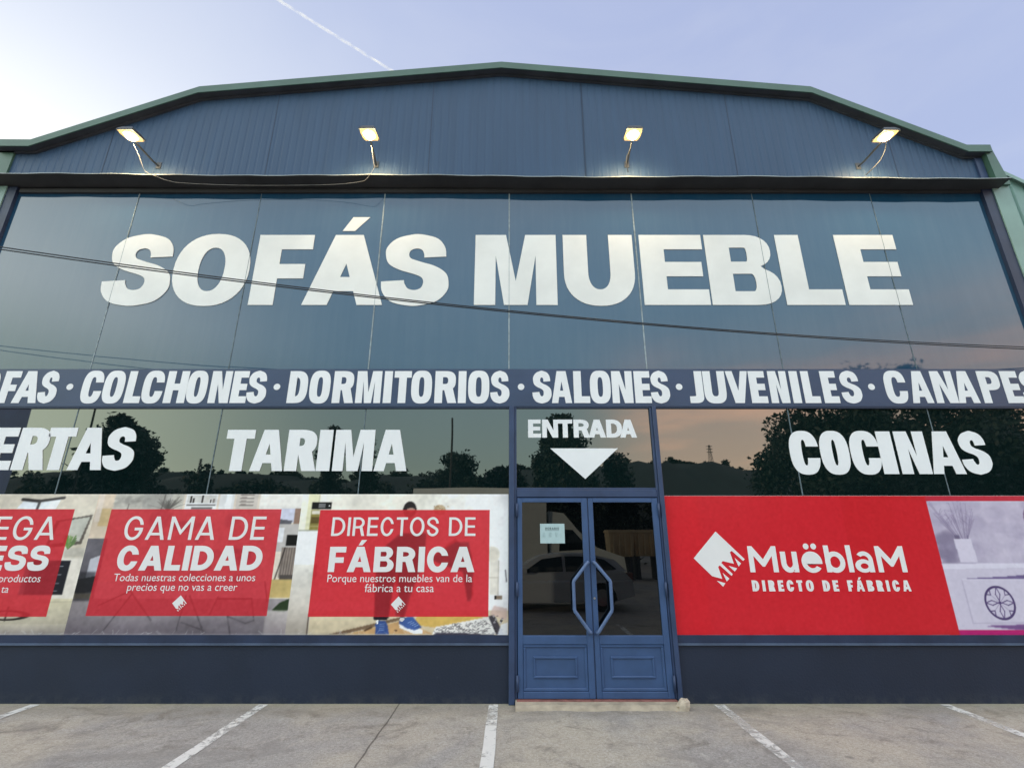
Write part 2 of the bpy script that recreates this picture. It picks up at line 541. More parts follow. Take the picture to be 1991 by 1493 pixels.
    return m


M['concrete'] = ground_mat()
g = MB().add([(-4000, -4000, 0), (4000, -4000, 0), (4000, 4000, 0), (-4000, 4000, 0)], [(0, 1, 2, 3)]).build('ground', 'concrete')
tag(g, kind='structure')


def paint_mat():
    """Road paint, worn through to the concrete in patches."""
    m, t, b = new_mat('worn_line_paint')
    geo = N(t, 'ShaderNodeNewGeometry')
    n1 = N(t, 'ShaderNodeTexNoise', i_Scale=11.0, i_Detail=8.0, i_Roughness=0.72, i_Distortion=0.8)
    n2 = N(t, 'ShaderNodeTexNoise', i_Scale=1.3, i_Detail=3.0)
    L(t, geo.outputs['Position'], n1.inputs['Vector'])
    L(t, geo.outputs['Position'], n2.inputs['Vector'])
    wear = smooth(t, math_node(t, 'ADD', n1.outputs[0], math_node(t, 'MULTIPLY', math_node(t, 'SUBTRACT', n2.outputs[0], 0.5), 0.7)), 0.44, 0.62)
    L(t, mixc(t, n1.outputs[0], (0.62, 0.61, 0.57), (0.78, 0.77, 0.73)), b.inputs['Base Color'])
    b.inputs['Roughness'].default_value = 0.7
    a = math_node(t, 'SUBTRACT', 1.0, math_node(t, 'MULTIPLY', wear, 0.68), True)
    L(t, a, b.inputs['Alpha'])
    return m


M['line_paint'] = paint_mat()
for x in (-5.0, -2.61, -0.195, 2.17, 4.54):
    ln = MB()
    k = 14
    ys = [-0.04 - 5.0 * i / k for i in range(k + 1)]
    vv = []
    for y in ys:
        vv += [(x - 0.052 + random.uniform(-.006, .006), y, 0.004), (x + 0.052 + random.uniform(-.006, .006), y, 0.004)]
    ln.add(vv, [(2 * i, 2 * i + 1, 2 * i + 3, 2 * i + 2) for i in range(k)])
    tag(ln.build('parking_line', 'line_paint'), kind='structure')

# ------------------------------------------------------------------ warehouse
W = thing('warehouse', 'wide dark blue industrial shop building with angled green roof edge and mirrored front', 'building')
ROOF = [(-7.75, 7.345), (-7.2, 7.34), (-4.88, 8.376), (-0.168, 8.891), (4.66, 8.376), (6.77, 7.242), (7.12, 7.242)]


def roof_z(x):
    for (x0, z0), (x1, z1) in zip(ROOF, ROOF[1:]):
        if x0 <= x <= x1:
            return z0 + (z1 - z0) * (x - x0) / (x1 - x0)
    return ROOF[0][1] if x < ROOF[0][0] else ROOF[-1][1]


# corrugated gable sheet above the ledge
cl = MB()
xs = []
x = -7.62
PER = 0.115
while x < 7.04:
    xs += [(x, 0.0), (x + 0.070, 0.0), (x + 0.082, 0.0042), (x + 0.103, 0.0042)]
    x += PER
vv = []
for (xx, yy) in xs:
    vv += [(xx, yy, 6.60), (xx, yy, roof_z(xx) - 0.105)]
cl.add(vv, [(2 * i, 2 * i + 2, 2 * i + 3, 2 * i + 1) for i in range(len(xs) - 1)])
cl.build('gable_cladding', 'cladding', W)
for x in (-6.12, -3.68, -1.25, 1.1, 3.36, 5.75):
    MB().box(x - 0.006, x + 0.006, -0.003, 0.004, 6.62, roof_z(x) - 0.13).build('cladding_seam', 'cladding_seam', W)

# roof: sheet, green edge trim, soffit
outer = [(x, z) for x, z in ROOF]
rf = MB()
k = len(ROOF)
v = [(x, -0.118, z - 0.004) for x, z in ROOF] + [(x, 22, z - 0.004) for x, z in ROOF] + [(x, -0.118, z - 0.05) for x, z in ROOF] + [(x, 22, z - 0.05) for x, z in ROOF]
f = []
for i in range(k - 1):
    f += [(i, i + 1, k + i + 1, k + i), (2 * k + i, 3 * k + i, 3 * k + i + 1, 2 * k + i + 1)]
rf.add(v, f)
roof = rf.build('roof', 'green', W)
tr = MB()
inner = [(x, z - 0.122) for x, z in ROOF]
tr.prism(outer + inner[::-1], -0.135, -0.12)
tr.build('roof_trim', 'green', roof)
so = MB()
sv = [(x, -0.12, z - 0.117) for x, z in ROOF] + [(x, 0.05, z - 0.112) for x, z in ROOF]
so.add(sv, [(i, i + 1, k + i + 1, k + i) for i in range(k - 1)])
so.build('soffit', 'soffit', roof)
cp = MB()
cp.prism([(x, z - 0.112) for x, z in ROOF] + [(x, z - 0.150) for x, z in ROOF][::-1], -0.03, 0.0)
cp.build('closure_strip', 'soffit', roof)

# side and back walls
MB().box(-7.60, -7.50, 0.30, 21.9, 0, 7.28).build('side_wall', 'green_rib', W)
MB().box(6.98, 7.08, 0.30, 21.9, 0, 7.18).build('side_wall', 'green_rib', W)
bw = MB()
bw.prism([(-7.5, 0), (6.98, 0)] + [(x, z - 0.06) for x, z in ROOF if -7.5 < x < 6.98][::-1], 21.7, 21.8)
bw.build('back_wall', 'green_rib', W)

# corner flashings and dark posts
for side, (a0, a1, b0, b1) in (('l', (-7.235, -7.37, -7.37, -7.62)), ('r', (6.858, 7.005, 7.005, 7.25))):
    p = MB().box(min(a0, a1), max(a0, a1), -0.045, 0.3, 0, 6.56)
    p.build('corner_post', 'navy_trim', W)
    q = MB()
    q.box(min(b0, b1), max(b0, b1), -0.06, 0.3, 0, 6.56)
    q.build('corner_flashing', 'green_pale', W)
    q2 = MB()
    if side == 'r':
        q2.prism([(7.07, 6.56), (7.25, 6.56), (7.155, 7.242), (7.05, 7.13)], -0.10, 0.3)
        q2.build('corner_trim', 'green', W)
        MB().box(6.935, 7.045, -0.03, 0.2, 6.62, 7.10).build('corner_panel', 'frame', W)
    else:
        q2.prism([(-7.75, 6.56), (-7.50, 6.56), (-7.50, 7.22), (-7.75, 7.22)], -0.03, 0.3)
        q2.build('corner_trim', 'green', W)

# thin projecting ledge above the glass
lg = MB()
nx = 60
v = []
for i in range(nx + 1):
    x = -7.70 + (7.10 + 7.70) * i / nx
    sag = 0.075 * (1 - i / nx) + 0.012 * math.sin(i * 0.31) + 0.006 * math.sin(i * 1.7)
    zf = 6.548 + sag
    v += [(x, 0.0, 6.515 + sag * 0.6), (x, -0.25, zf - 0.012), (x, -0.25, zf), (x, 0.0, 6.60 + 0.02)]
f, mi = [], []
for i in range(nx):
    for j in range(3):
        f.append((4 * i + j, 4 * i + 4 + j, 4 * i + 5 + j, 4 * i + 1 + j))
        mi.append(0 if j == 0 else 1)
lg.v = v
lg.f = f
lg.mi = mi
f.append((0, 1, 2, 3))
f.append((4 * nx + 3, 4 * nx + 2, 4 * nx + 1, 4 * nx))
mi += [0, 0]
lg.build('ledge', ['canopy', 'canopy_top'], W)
MB().box(-7.2, 6.85, -0.035, 0.02, 6.475, 6.535).build('ledge_flashing', 'canopy', W)

def pane(a, b_, c, e, mat):
    """One sheet of glass, set a hair out of true like its neighbours are."""
    ta, tb = random.uniform(-.0014, .0014), random.uniform(-.0010, .0010)
    xm, zm = (a + b_) / 2, (c + e) / 2
    base = abs(ta) * (b_ - a) / 2 + abs(tb) * (e - c) / 2
    q = [(x, base + ta * (x - xm) + tb * (z - zm), z) for x, z in ((a, c), (b_, c), (b_, e), (a, e))]
    MB().add(q + [(p[0], p[1] + .010, p[2]) for p in q], [(0, 1, 2, 3), (7, 6, 5, 4), (0, 4, 5, 1), (1, 5, 6, 2), (2, 6, 7, 3), (3, 7, 4, 0)]).build('window_pane', mat, W)


# upper panes
SEAM = [-7.235, -5.46, -3.67, -1.86, -0.04, 1.746, 3.51, 5.24, 6.858]
for a, b_ in zip(SEAM, SEAM[1:]):
    pane(a + 0.002, b_ - 0.002, 3.70, 6.50, 'upper_glass')
for i, x in enumerate(SEAM[1:-1]):
    s = MB()
    hw = 0.008 if i in (2, 3, 4) else 0.005
    s.box(x - hw, x + hw, -0.003, 0.008, 3.73, 6.50)
    s.box(x - .0028, x + .0028, -0.0082, -0.0031, 4.60, 5.85)
    s.build('sealant_joint', 'sealant' if i in (0, 2, 3, 4) else 'sealant_dull', W)

# lower panes
LOW = [[-7.235, -5.46, -3.65, -1.84, -0.036], [1.78, 3.47, 5.23, 6.858]]
for row in LOW:
    for a, b_ in zip(row, row[1:]):
        pane(a + 0.002, b_ - 0.002, 0.62, 3.30, 'lower_glass')
    for x in row[1:-1]:
        MB().box(x - 0.006, x + 0.006, -0.003, 0.008, 2.10, 3.24).build('sealant_joint', 'sealant_dull', W)
# backing so no light leaks in
MB().box(-7.5, 6.98, 0.10, 0.30, 0.0, 7.1).build('light_backing', 'navy', W)
# stall riser and sill
for a, b_ in ((-7.235, -0.036), (1.80, 6.858)):
    MB().box(a, b_, -0.004, 0.10, 0.0, 0.56).build('wall_base', 'riser', W)
    s = MB()
    s.box(a, b_, -0.022, 0.0, 0.578, 0.655)
    s.box(a, b_, -0.034, 0.0, 0.556, 0.578, 1)
    s.build('window_sill', ['navy_trim', 'sill_edge'], W)

# entrance: posts, transom, fixed light, leaves
fr = MB()
fr.bevel_box(-0.036, 0.030, -0.060, 0.1, 0.0, 3.236, 0.006)
fr.bevel_box(0.030, 0.056, -0.035, 0.1, 0.05, 3.236, 0.004)
fr.bevel_box(1.748, 1.800, -0.060, 0.1, 0.0, 3.236, 0.006)
fr.bevel_box(1.722, 1.748, -0.035, 0.1, 0.05, 3.236, 0.004)
fr.bevel_box(0.056, 1.722, -0.045, 0.1, 2.128, 2.215, 0.006)
fr.bevel_box(0.056, 1.722, -0.020, 0.1, 2.215, 2.240, 0.004)
dfr = fr.build('door_frame', 'frame', W)
MB().box(0.056, 1.722, 0.0, 0.012, 2.236, 3.30).build('transom_window', 'lower_glass', W)


def leaf(x0, x1, hinge_left):
    yf, yb = -0.045, 0.005
    d = MB()
    st = 0.056
    gx0, gx1 = (x0 + 0.056, x1 - 0.068) if hinge_left else (x0 + 0.056, x1 - 0.068)
    d.bevel_box(x0, gx0, yf, yb, 0.055, 2.118, 0.004)
    d.bevel_box(gx1, x1, yf, yb, 0.055, 2.118, 0.004)
    d.bevel_box(gx0, gx1, yf, yb, 2.068, 2.118, 0.004)
    d.bevel_box(gx0, gx1, yf, yb, 0.568, 0.655, 0.004)
    d.bevel_box(gx0, gx1, yf, yb, 0.055, 0.120, 0.004)
    door = d.build('door', 'door', W)
    MB().box(gx0, gx1, -0.020, -0.010, 0.655, 2.068).build('glass', 'door_glass', door)
    pn = MB()
    pn.box(gx0, gx1, -0.022, 0.0, 0.120, 0.568)
    # raised outer bead and inner rectangle bead

    def bead(a, b2, c, e, wd, y):
        pn.bevel_box(a, b2, y, -0.021, c, c + wd, 0.006)
        pn.bevel_box(a, b2, y, -0.021, e - wd, e, 0.006)
        pn.bevel_box(a, a + wd, y, -0.021, c + wd, e - wd, 0.006)
        pn.bevel_box(b2 - wd, b2, y, -0.021, c + wd, e - wd, 0.006)
    bead(gx0 + 0.001, gx1 - 0.001, 0.121, 0.567, 0.030, -0.037)
    bead(gx0 + 0.112, gx1 - 0.112, 0.240, 0.450, 0.024, -0.036)
    pn.build('lower_panel', 'door', door)
    # bent tube pull handle
    cx = x1 - 0.030 if hinge_left else x0 + 0.030
    s = -1 if hinge_left else 1
    h = MB()
    yo = -0.105
    pts = [(cx, yf, 0.690), (cx, yo, 0.690), (cx + s * 0.012, yo, 0.700), (cx + s * 0.165, yo, 0.905), (cx + s * 0.170, yo, 0.925),
           (cx + s * 0.170, yo, 1.195), (cx + s * 0.165, yo, 1.215), (cx + s * 0.012, yo, 1.395), (cx, yo, 1.405), (cx, yf, 1.405)]
    h.tube(pts, 0.019, 10)
    h.build('handle', 'handle', door, True)
    hx = x0 - 0.004 if hinge_left else x1 + 0.004
    for z in (0.20, 1.12, 1.98):
        MB().tube([(hx, -0.062, z - 0.075), (hx, -0.062, z + 0.075)], 0.014, 8).build('hinge', 'frame', door, True)
    return door


leaf(0.062, 0.884, True)
d2 = leaf(0.896, 1.716, False)
lk = MB()
lk.tube([(0.918, -0.045, 1.03), (0.918, -0.055, 1.03)], 0.012, 10)
lk.build('lock', 'steel', d2)
cs = MB().box(0.884, 0.896, -0.03, -0.01, 0.06, 2.115)
cs.build('door_stop', 'frame', dfr)

# threshold step
th = MB()
nseg = 26
v = []
for i in range(nseg + 1):
    x = 0.035 + (1.70) * i / nseg
    j = random.uniform(-.010, .010)
    v += [(x, 0.02, 0.045), (x, -0.085, 0.046), (x, -0.185 + j, 0.036 + j * .4), (x, -0.235 + j * 1.5, 0.0)]
f = []
for i in range(nseg):
    for j in range(3):
        f.append((4 * i + j, 4 * i + 1 + j, 4 * i + 5 + j, 4 * i + 4 + j))
f += [(0, 1, 2, 3), (4 * nseg + 3, 4 * nseg + 2, 4 * nseg + 1, 4 * nseg)]
th.add(v, f)
th.build('step', 'step', W)
MB().box(0.05, 1.73, -0.098, 0.0, 0.040, 0.0505).build('threshold', 'tile_red', W)


# ------------------------------------------------------------------ lettering
def arc(cx, cy, rx, ry, a0, a1, n=14, e=2.0):
    out = []
    for i in range(n + 1):
        a = a0 + (a1 - a0) * i / n
        c, s = math.cos(a), math.sin(a)
        out.append((cx + rx * math.copysign(abs(c) ** (2 / e), c), cy + ry * math.copysign(abs(s) ** (2 / e), s)))
    return out


PI = math.pi


def glyph(ch, w, v, h, e=2.6):
    """Pieces (outline, holes) of a capital of cap height 1, width w, stem v, bar h."""
    if ch == 'I':
        return [([(0, 0), (w, 0), (w, 1), (0, 1)], [])]
    if ch == 'L':
        return [([(0, 0), (w, 0), (w, h), (v, h), (v, 1), (0, 1)], [])]
    if ch == 'E':
        m0, m1 = .5 - h * .48, .5 + h * .48
        return [([(0, 0), (w, 0), (w, h), (v, h), (v, m0), (w * .94, m0), (w * .94, m1), (v, m1), (v, 1 - h), (w * .98, 1 - h), (w * .98, 1), (0, 1)], [])]
    if ch == 'F':
        m0, m1 = .47 - h * .48, .47 + h * .48
        return [([(0, 0), (v, 0), (v, m0), (w * .90, m0), (w * .90, m1), (v, m1), (v, 1 - h), (w, 1 - h), (w, 1), (0, 1)], [])]
    if ch == 'T':
        return [([((w - v) / 2, 0), ((w + v) / 2, 0), ((w + v) / 2, 1 - h), (w, 1 - h), (w, 1), (0, 1), (0, 1 - h), ((w - v) / 2, 1 - h)], [])]
    if ch == 'H':
        m0, m1 = .5 - h / 2, .5 + h / 2
        return [([(0, 0), (v, 0), (v, m0), (w - v, m0), (w - v, 0), (w, 0), (w, 1), (w - v, 1), (w - v, m1), (v, m1), (v, 1), (0, 1)], [])]
    if ch == 'N':
        k = min(v * 1.12, w * .44)
        return [([(0, 0), (v * .92, 0), (v * .92, .60), (w - k, 0), (w, 0), (w, 1), (w - v * .92, 1), (w - v * .92, .40), (k, 1), (0, 1)], [])]
    if ch == 'M':
        k = min(v * 1.35, w * .38)
        q = min(v * .55, w * .14)
        return [([(0, 0), (v * .86, 0), (v * .86, .70), (w / 2 - q, 0), (w / 2 + q, 0), (w - v * .86, .70), (w - v * .86, 0), (w, 0), (w, 1), (w - k, 1), (w / 2, .33), (k, 1), (0, 1)], [])]
    if ch == 'm':      # light M with splayed middle that stops above the baseline
        return [([(0, 0), (v, 0), (v, .78), (w / 2 - v * .1, .22), (w / 2 + v * .1, .22), (w - v, .78), (w - v, 0), (w, 0), (w, 1), (w - v * 1.05, 1), (w / 2, .42), (v * 1.05, 1), (0, 1)], [])]
    if ch in 'AV':
        tt = min(v * 1.18, w * .46)
        s = min(v * 1.08, w * .315)
        kk = (w - tt) / 2
        if ch == 'V':
            o = [(0, 1), (s, 1), (w / 2, 1 - (w / 2 - s) / kk), (w - s, 1), (w, 1), (w / 2 + tt / 2, 0), (w / 2 - tt / 2, 0)]
            if 1 - (w / 2 - s) / kk < 0.02:
                o[2] = (w / 2, .2)
            return [(o, [])]
        b0 = .19
        b1 = b0 + h * .92
        o = [(0, 0), (s, 0), (s + kk * b0, b0), (w - s - kk * b0, b0), (w - s, 0), (w, 0), (w / 2 + tt / 2, 1), (w / 2 - tt / 2, 1)]
        ya = (w / 2 - s) / kk
        hole = [(s + kk * b1, b1), (w - s - kk * b1, b1), (w / 2, ya)]
        return [(o, [hole])] if ya > b1 + .05 else [(o, [])]
    if ch == 'O':
        return [(arc(w / 2, .5, w / 2, .515, 0, 2 * PI, 44, e)[:-1], [arc(w / 2, .5, w / 2 - v, .515 - h, 0, 2 * PI, 40, e)[:-1]])]
    if ch in 'CG':
        yt = .64
        yb = .37
        ro, ri = .515, .515 - h

        def ang(y, r, low):
            s = min(1, abs(y - .5) / r) ** (e / 2)
            return math.asin(s)
        a0o, a0i = ang(yt, ro, 0), ang(yt, ri, 0)
        if ch == 'C':
            a1o, a1i = 2 * PI - ang(yb, ro, 1), 2 * PI - ang(yb, ri, 1)
        else:
            a1o, a1i = 2 * PI - ang(.42, ro, 1), 2 * PI - ang(.42, ri, 1)
        o = arc(w / 2, .5, w / 2, ro, a0o, a1o, 40, e) + arc(w / 2, .5, w / 2 - v, ri, a1i, a0i, 36, e)
        ps = [(o, [])]
        if ch == 'G':
            ps.append(([(w * .55, .52 - h * .95), (w - v * .02, .52 - h * .95), (w - v * .02, .52), (w * .55, .52)], []))
            ps.append(([(w - v, .30), (w - v * .03, .36), (w - v * .03, .45), (w - v, .45)], []))
        return ps
    if ch == 'D':
        r = w * .62
        o = [(0, 0), (w - r, 0)] + arc(w - r, .5, r, .5, -PI / 2, PI / 2, 22, e)[1:] + [(0, 1)]
        ri = r - v
        hl = [(v, h), (w - r, h)] + arc(w - r, .5, ri, .5 - h, -PI / 2, PI / 2, 20, e)[1:] + [(v, 1 - h)]
        return [(o, [hl])]
    if ch in 'PR':
        yb = .40
        cy, ry = (1 + yb) / 2, (1 - yb) / 2
        ww = w * (.98 if ch == 'P' else .95)
        r = min(ww * .55, ww - v * .9)
        o = [(0, 0), (v, 0), (v, yb), (ww - r, yb)] + arc(ww - r, cy, r, ry, -PI / 2, PI / 2, 18, e)[1:] + [(0, 1)]
        hh = h * .92
        rr = max(r - v, .02)
        hl = [(v, yb + hh), (ww - r, yb + hh)] + arc(ww - r, cy, rr, max(ry - hh, .02), -PI / 2, PI / 2, 16, e)[1:] + [(v, 1 - hh)]
        ps = [(o, [hl])]
        if ch == 'R':
            s = v * 1.12
            ps.append(([(w - s, 0), (w, 0), (w * .80, yb + h * .55), (max(w * .80 - s, v * .9), yb + h * .35)], []))
        return ps
    if ch == 'B':
        def bowl(ww, z0, z1):
            r = min(ww * .5, (z1 - z0) * .62)
            return arc(ww - r, (z0 + z1) / 2, r, (z1 - z0) / 2, -PI / 2, PI / 2, 14, e)
        mid = .52
        wt = w * .93
        lo = bowl(w, 0, mid)
        up = bowl(wt, mid, 1)
        o = [(0, 0)] + lo[:-2] + up[2:] + [(0, 1)]

        def hole(ww, z0, z1):
            hh = h * .88
            q0, q1 = z0 + (hh if z0 == 0 else hh * .46), z1 - (hh if z1 == 1 else hh * .46)
            r = max(.02, min(ww * .5, (z1 - z0) * .62) - v * .9)
            return [(v, q0)] + arc(ww - v - r, (q0 + q1) / 2, r, (q1 - q0) / 2, -PI / 2, PI / 2, 12, e) + [(v, q1)]
        return [(o, [hole(w, 0, mid), hole(wt, mid, 1)])]
    if ch == 'U':
        ry = min(.46, w * .62)
        o = [(0, 1), (v, 1)] + arc(w / 2, ry, w / 2 - v, ry - h, PI, 2 * PI, 22, e) + [(w - v, 1), (w, 1)] + arc(w / 2, ry - .012, w / 2, ry, 2 * PI, PI, 24, e)
        return [(o, [])]
    if ch == 'J':
        ry = min(.34, w * .55)
        o = [(w, 1), (w - v, 1)] + arc(w - v - (w - v) * .75, ry, (w - v) * .75, ry - h, 0, -PI / 2, 10, e) + [(0, h), (0, 0)] + arc(w - (w) * .62, ry, w * .62, ry, -PI / 2, 0, 14, e)
        return [(o, [])]
    if ch == 'S' and v / w > .24:
        vr, hr = v / w, h
        mx = lambda x: x / .33 * vr if x < .33 else (vr + (x - .33) / .34 * (1 - 2 * vr) if x < .67 else 1 - (1 - x) / .33 * vr)
        my = lambda y: y / .19 * hr if y < .19 else (hr + (y - .19) / .62 * (1 - 2 * hr) if y < .81 else 1 - (1 - y) / .19 * hr)
        runs = [[(.955, .69), (.93, .84), (.80, .965), (.50, 1.012), (.20, .965), (.05, .84), (.035, .71), (.09, .575), (.27, .475), (.52, .415), (.635, .37), (.665, .30), (.62, .22), (.50, .19), (.37, .213), (.312, .28), (.30, .335)],
                [(.0, .315), (.03, .16), (.18, .03), (.50, -.012), (.82, .035), (.975, .165), (1.0, .30), (.955, .445), (.78, .56), (.53, .625), (.39, .665), (.35, .73), (.39, .79), (.50, .815), (.60, .795), (.648, .74), (.66, .675)]]
        o = []
        for run in runs:
            q = [(run[0][0], run[0][1])] + run + [run[-1]]
            for i in range(1, len(q) - 2):
                for j in range(5):
                    u = j / 5
                    o.append(tuple(.5 * (2 * q[i][a] + (q[i + 1][a] - q[i - 1][a]) * u + (2 * q[i - 1][a] - 5 * q[i][a] + 4 * q[i + 1][a] - q[i + 2][a]) * u * u + (3 * q[i][a] - q[i - 1][a] - 3 * q[i + 1][a] + q[i + 2][a]) * u ** 3) for a in (0, 1)))
            o.append(run[-1])
        return [([(mx(p[0]) * w, my(p[1])) for p in o], [])]
    if ch == 'S':
        ro = .515
        hv, hh = v / 2, h / 2
        top, bot = .5 + ro - hh, .5 - ro + hh
        yu, yl = .735, .265
        xl, xr = hv, w - hv
        up_t, lo_t = .665, .325
        nodes = []

        def qarc(cx, cy, rx, ry, a0, a1, n, w0, w1):
            for i in range(n + 1):
                u = i / n
                a = a0 + (a1 - a0) * u
                c, s = math.cos(a), math.sin(a)
                ee = min(e, 2.5)
                q = (cx + rx * math.copysign(abs(c) ** (2 / ee), c), cy + ry * math.copysign(abs(s) ** (2 / ee), s))
                nodes.append((q, w0 + (w1 - w0) * (math.sin(u * PI / 2) if w1 < w0 else 1 - math.cos(u * PI / 2))))
        qarc(w / 2, up_t, xr - w / 2, top - up_t, 0, PI / 2, 10, v, h)
        nodes.pop()
        qarc(w / 2, yu, w / 2 - xl, top - yu, PI / 2, PI, 10, h, v)
        # diagonal spine
        P0, P1, P2, P3 = (xl, yu), (xl, yu - .20), (xr, yl + .20), (xr, yl)
        for i in range(1, 16):
            u = i / 16
            b0, b1, b2, b3 = (1 - u) ** 3, 3 * u * (1 - u) ** 2, 3 * u * u * (1 - u), u ** 3
            q = (b0 * P0[0] + b1 * P1[0] + b2 * P2[0] + b3 * P3[0], b0 * P0[1] + b1 * P1[1] + b2 * P2[1] + b3 * P3[1])
            mid = 1 - abs(2 * u - 1)
            nodes.append((q, v + (min(v, h * 1.25) - v) * mid))
        n0 = len(nodes)
        qarc(w / 2, yl, xr - w / 2, yl - bot, 0, -PI / 2, 10, v, h)
        nodes.pop()
        qarc(w / 2, lo_t, w / 2 - xl, lo_t - bot, -PI / 2, -PI, 10, h, v)
        lft, rgt = [], []
        for i, (q, wd) in enumerate(nodes):
            p0 = nodes[max(i - 1, 0)][0]
            p1 = nodes[min(i + 1, len(nodes) - 1)][0]
            dx, dy = p1[0] - p0[0], p1[1] - p0[1]
            if i == 0:
                dx, dy = 0, 1
            if i == len(nodes) - 1:
                dx, dy = 0, 1
            d = math.hypot(dx, dy) or 1
            nx, ny = -dy / d, dx / d
            lft.append((q[0] + nx * wd / 2, q[1] + ny * wd / 2))
            rgt.append((q[0] - nx * wd / 2, q[1] - ny * wd / 2))
        # a strip, one quad per step, avoids any self crossing outline
        return [('strip', lft, rgt)]
    return []


def put_glyph(mb, ch, x0, x1, z0, z1, v, h, y, thick=0.004, e=2.6, shear=0.0):
    """Sets one capital into mb, scaled to the box; v and h are metres."""
    H = z1 - z0
    acc = {'Á': 'A'}.get(ch)
    base = acc or ch
    for n, pc in enumerate(glyph(base, (x1 - x0) / H, v / H, h / H, e)):
        yy = y - 0.0002 * n
        tf = lambda p: (x0 + p[0] * H + shear * p[1] * H, z0 + p[1] * H)
        if pc[0] == 'strip':
            a = [tf(p) for p in pc[1]]
            c = [tf(p) for p in pc[2]]
            for i in range(len(a) - 1):          # one block per step, each a hair proud of the last
                yq = yy - 0.00003 * i
                q = [a[i], a[i + 1], c[i + 1], c[i]]
                vv = [(p[0], yq - thick, p[1]) for p in q] + [(p[0], yy, p[1]) for p in q]
                ff = [(0, 1, 2, 3), (0, 4, 5, 1), (2, 6, 7, 3)]
                if i == 0:
                    ff.append((3, 7, 4, 0))
                if i == len(a) - 2:
                    ff.append((1, 5, 6, 2))
                mb.add(vv, ff)
        else:
            mb.prism([tf(p) for p in pc[0]], yy - thick, yy, [[tf(p) for p in hl] for hl in pc[1]])
    if acc:
        xm = (x0 + x1) / 2
        mb.prism([(xm - .10 * H, z1 + .06 * H), (xm + .06 * H, z1 + .06 * H), (xm + .24 * H, z1 + .27 * H), (xm + .02 * H, z1 + .27 * H)], y - thick, y)


REL = {'I': 0.0, 'M': 1.42, 'm': 1.42, 'A': 1.16, 'N': 1.08, 'O': 1.14, 'G': 1.12, 'C': 1.04, 'D': 1.06, 'E': .84, 'F': .80, 'L': .78, 'R': .95, 'B': .97,
       'S': .92, 'T': .88, 'U': 1.0, 'P': .92, 'H': 1.04, 'V': 1.12, 'J': .7, 'X': 1.0, 'Á': 1.16, ' ': .42}


def word(mb, text, x0, x1, z0, z1, v, h, y, gap, thick=0.002, e=2.1):
    """Spreads capitals over x0..x1 in their natural proportions."""
    tot = sum(REL[c] for c in text)
    fixed = sum(v for c in text if c == 'I') + gap * (len(text) - 1)
    k = (x1 - x0 - fixed) / tot
    x = x0
    for c in text:
        wd = v if c == 'I' else REL[c] * k
        if c != ' ':
            put_glyph(mb, c, x, x + wd, z0, z1, v, h, y, thick, e)
        x += wd + gap


def small_text(name, text, x0, x1, z0, y, mat, parent, bold=0.0):
    """A line of lower case print, width fitted to x0..x1, baseline z0."""
    cu = bpy.data.curves.new(name, 'FONT')
    cu.body = text
    cu.size = 1.0
    cu.offset = bold
    cu.extrude = 0.0
    cu.resolution_u = 6
    o = bpy.data.objects.new(name, cu)
    COL.objects.link(o)
    dg = bpy.context.evaluated_depsgraph_get()
    me = bpy.data.meshes.new_from_object(o.evaluated_get(dg))
    bpy.data.objects.remove(o)
    bpy.data.curves.remove(cu)
    n = len(me.vertices)
    co = np.empty(n * 3)
    me.vertices.foreach_get('co', co)
    co = co.reshape(-1, 3)
    s = (x1 - x0) / (co[:, 0].max() - co[:, 0].min())
    out = np.empty_like(co)
    out[:, 0] = x0 + (co[:, 0] - co[:, 0].min()) * s
    out[:, 1] = y
    out[:, 2] = z0 + co[:, 1] * s
    me.vertices.foreach_set('co', out.ravel())
    me.materials.clear()
    me.materials.append(M[mat])
    me.name = name
    me.update()
    o = bpy.data.objects.new(name, me)
    COL.objects.link(o)
    if parent is not None:
        o.parent = parent
        o.location = tuple(-c for c in world_loc(parent))
    return o


# big sign on the upper glass
S1 = thing('sign_lettering', 'huge white block letters reading the shop sign across the dark upper glass', 'sign', (0, -0.01, 4.66))
Z0, Z1 = 4.665, 5.765
BIG = [('S', -5.632, -4.70), ('O', -4.690, -3.640), ('F', -3.572, -2.800), ('Á', -2.850, -1.757), ('S', -1.800, -0.872),
       ('M', -0.516, 0.618), ('U', 0.718, 1.697), ('E', 1.795, 2.690), ('B', 2.715, 3.690), ('L', 3.722, 4.510), ('E', 4.560, 5.420)]
for ch, a, b_ in BIG:
    lm = MB()
    v_, h_ = (.335, .235)
    if ch in 'OS':
        v_, h_ = .345, .225
    put_glyph(lm, ch, a, b_, Z0, Z1, v_, h_, -0.001, 0.006, 2.25)
    lm.build('letter', 'letter', S1)

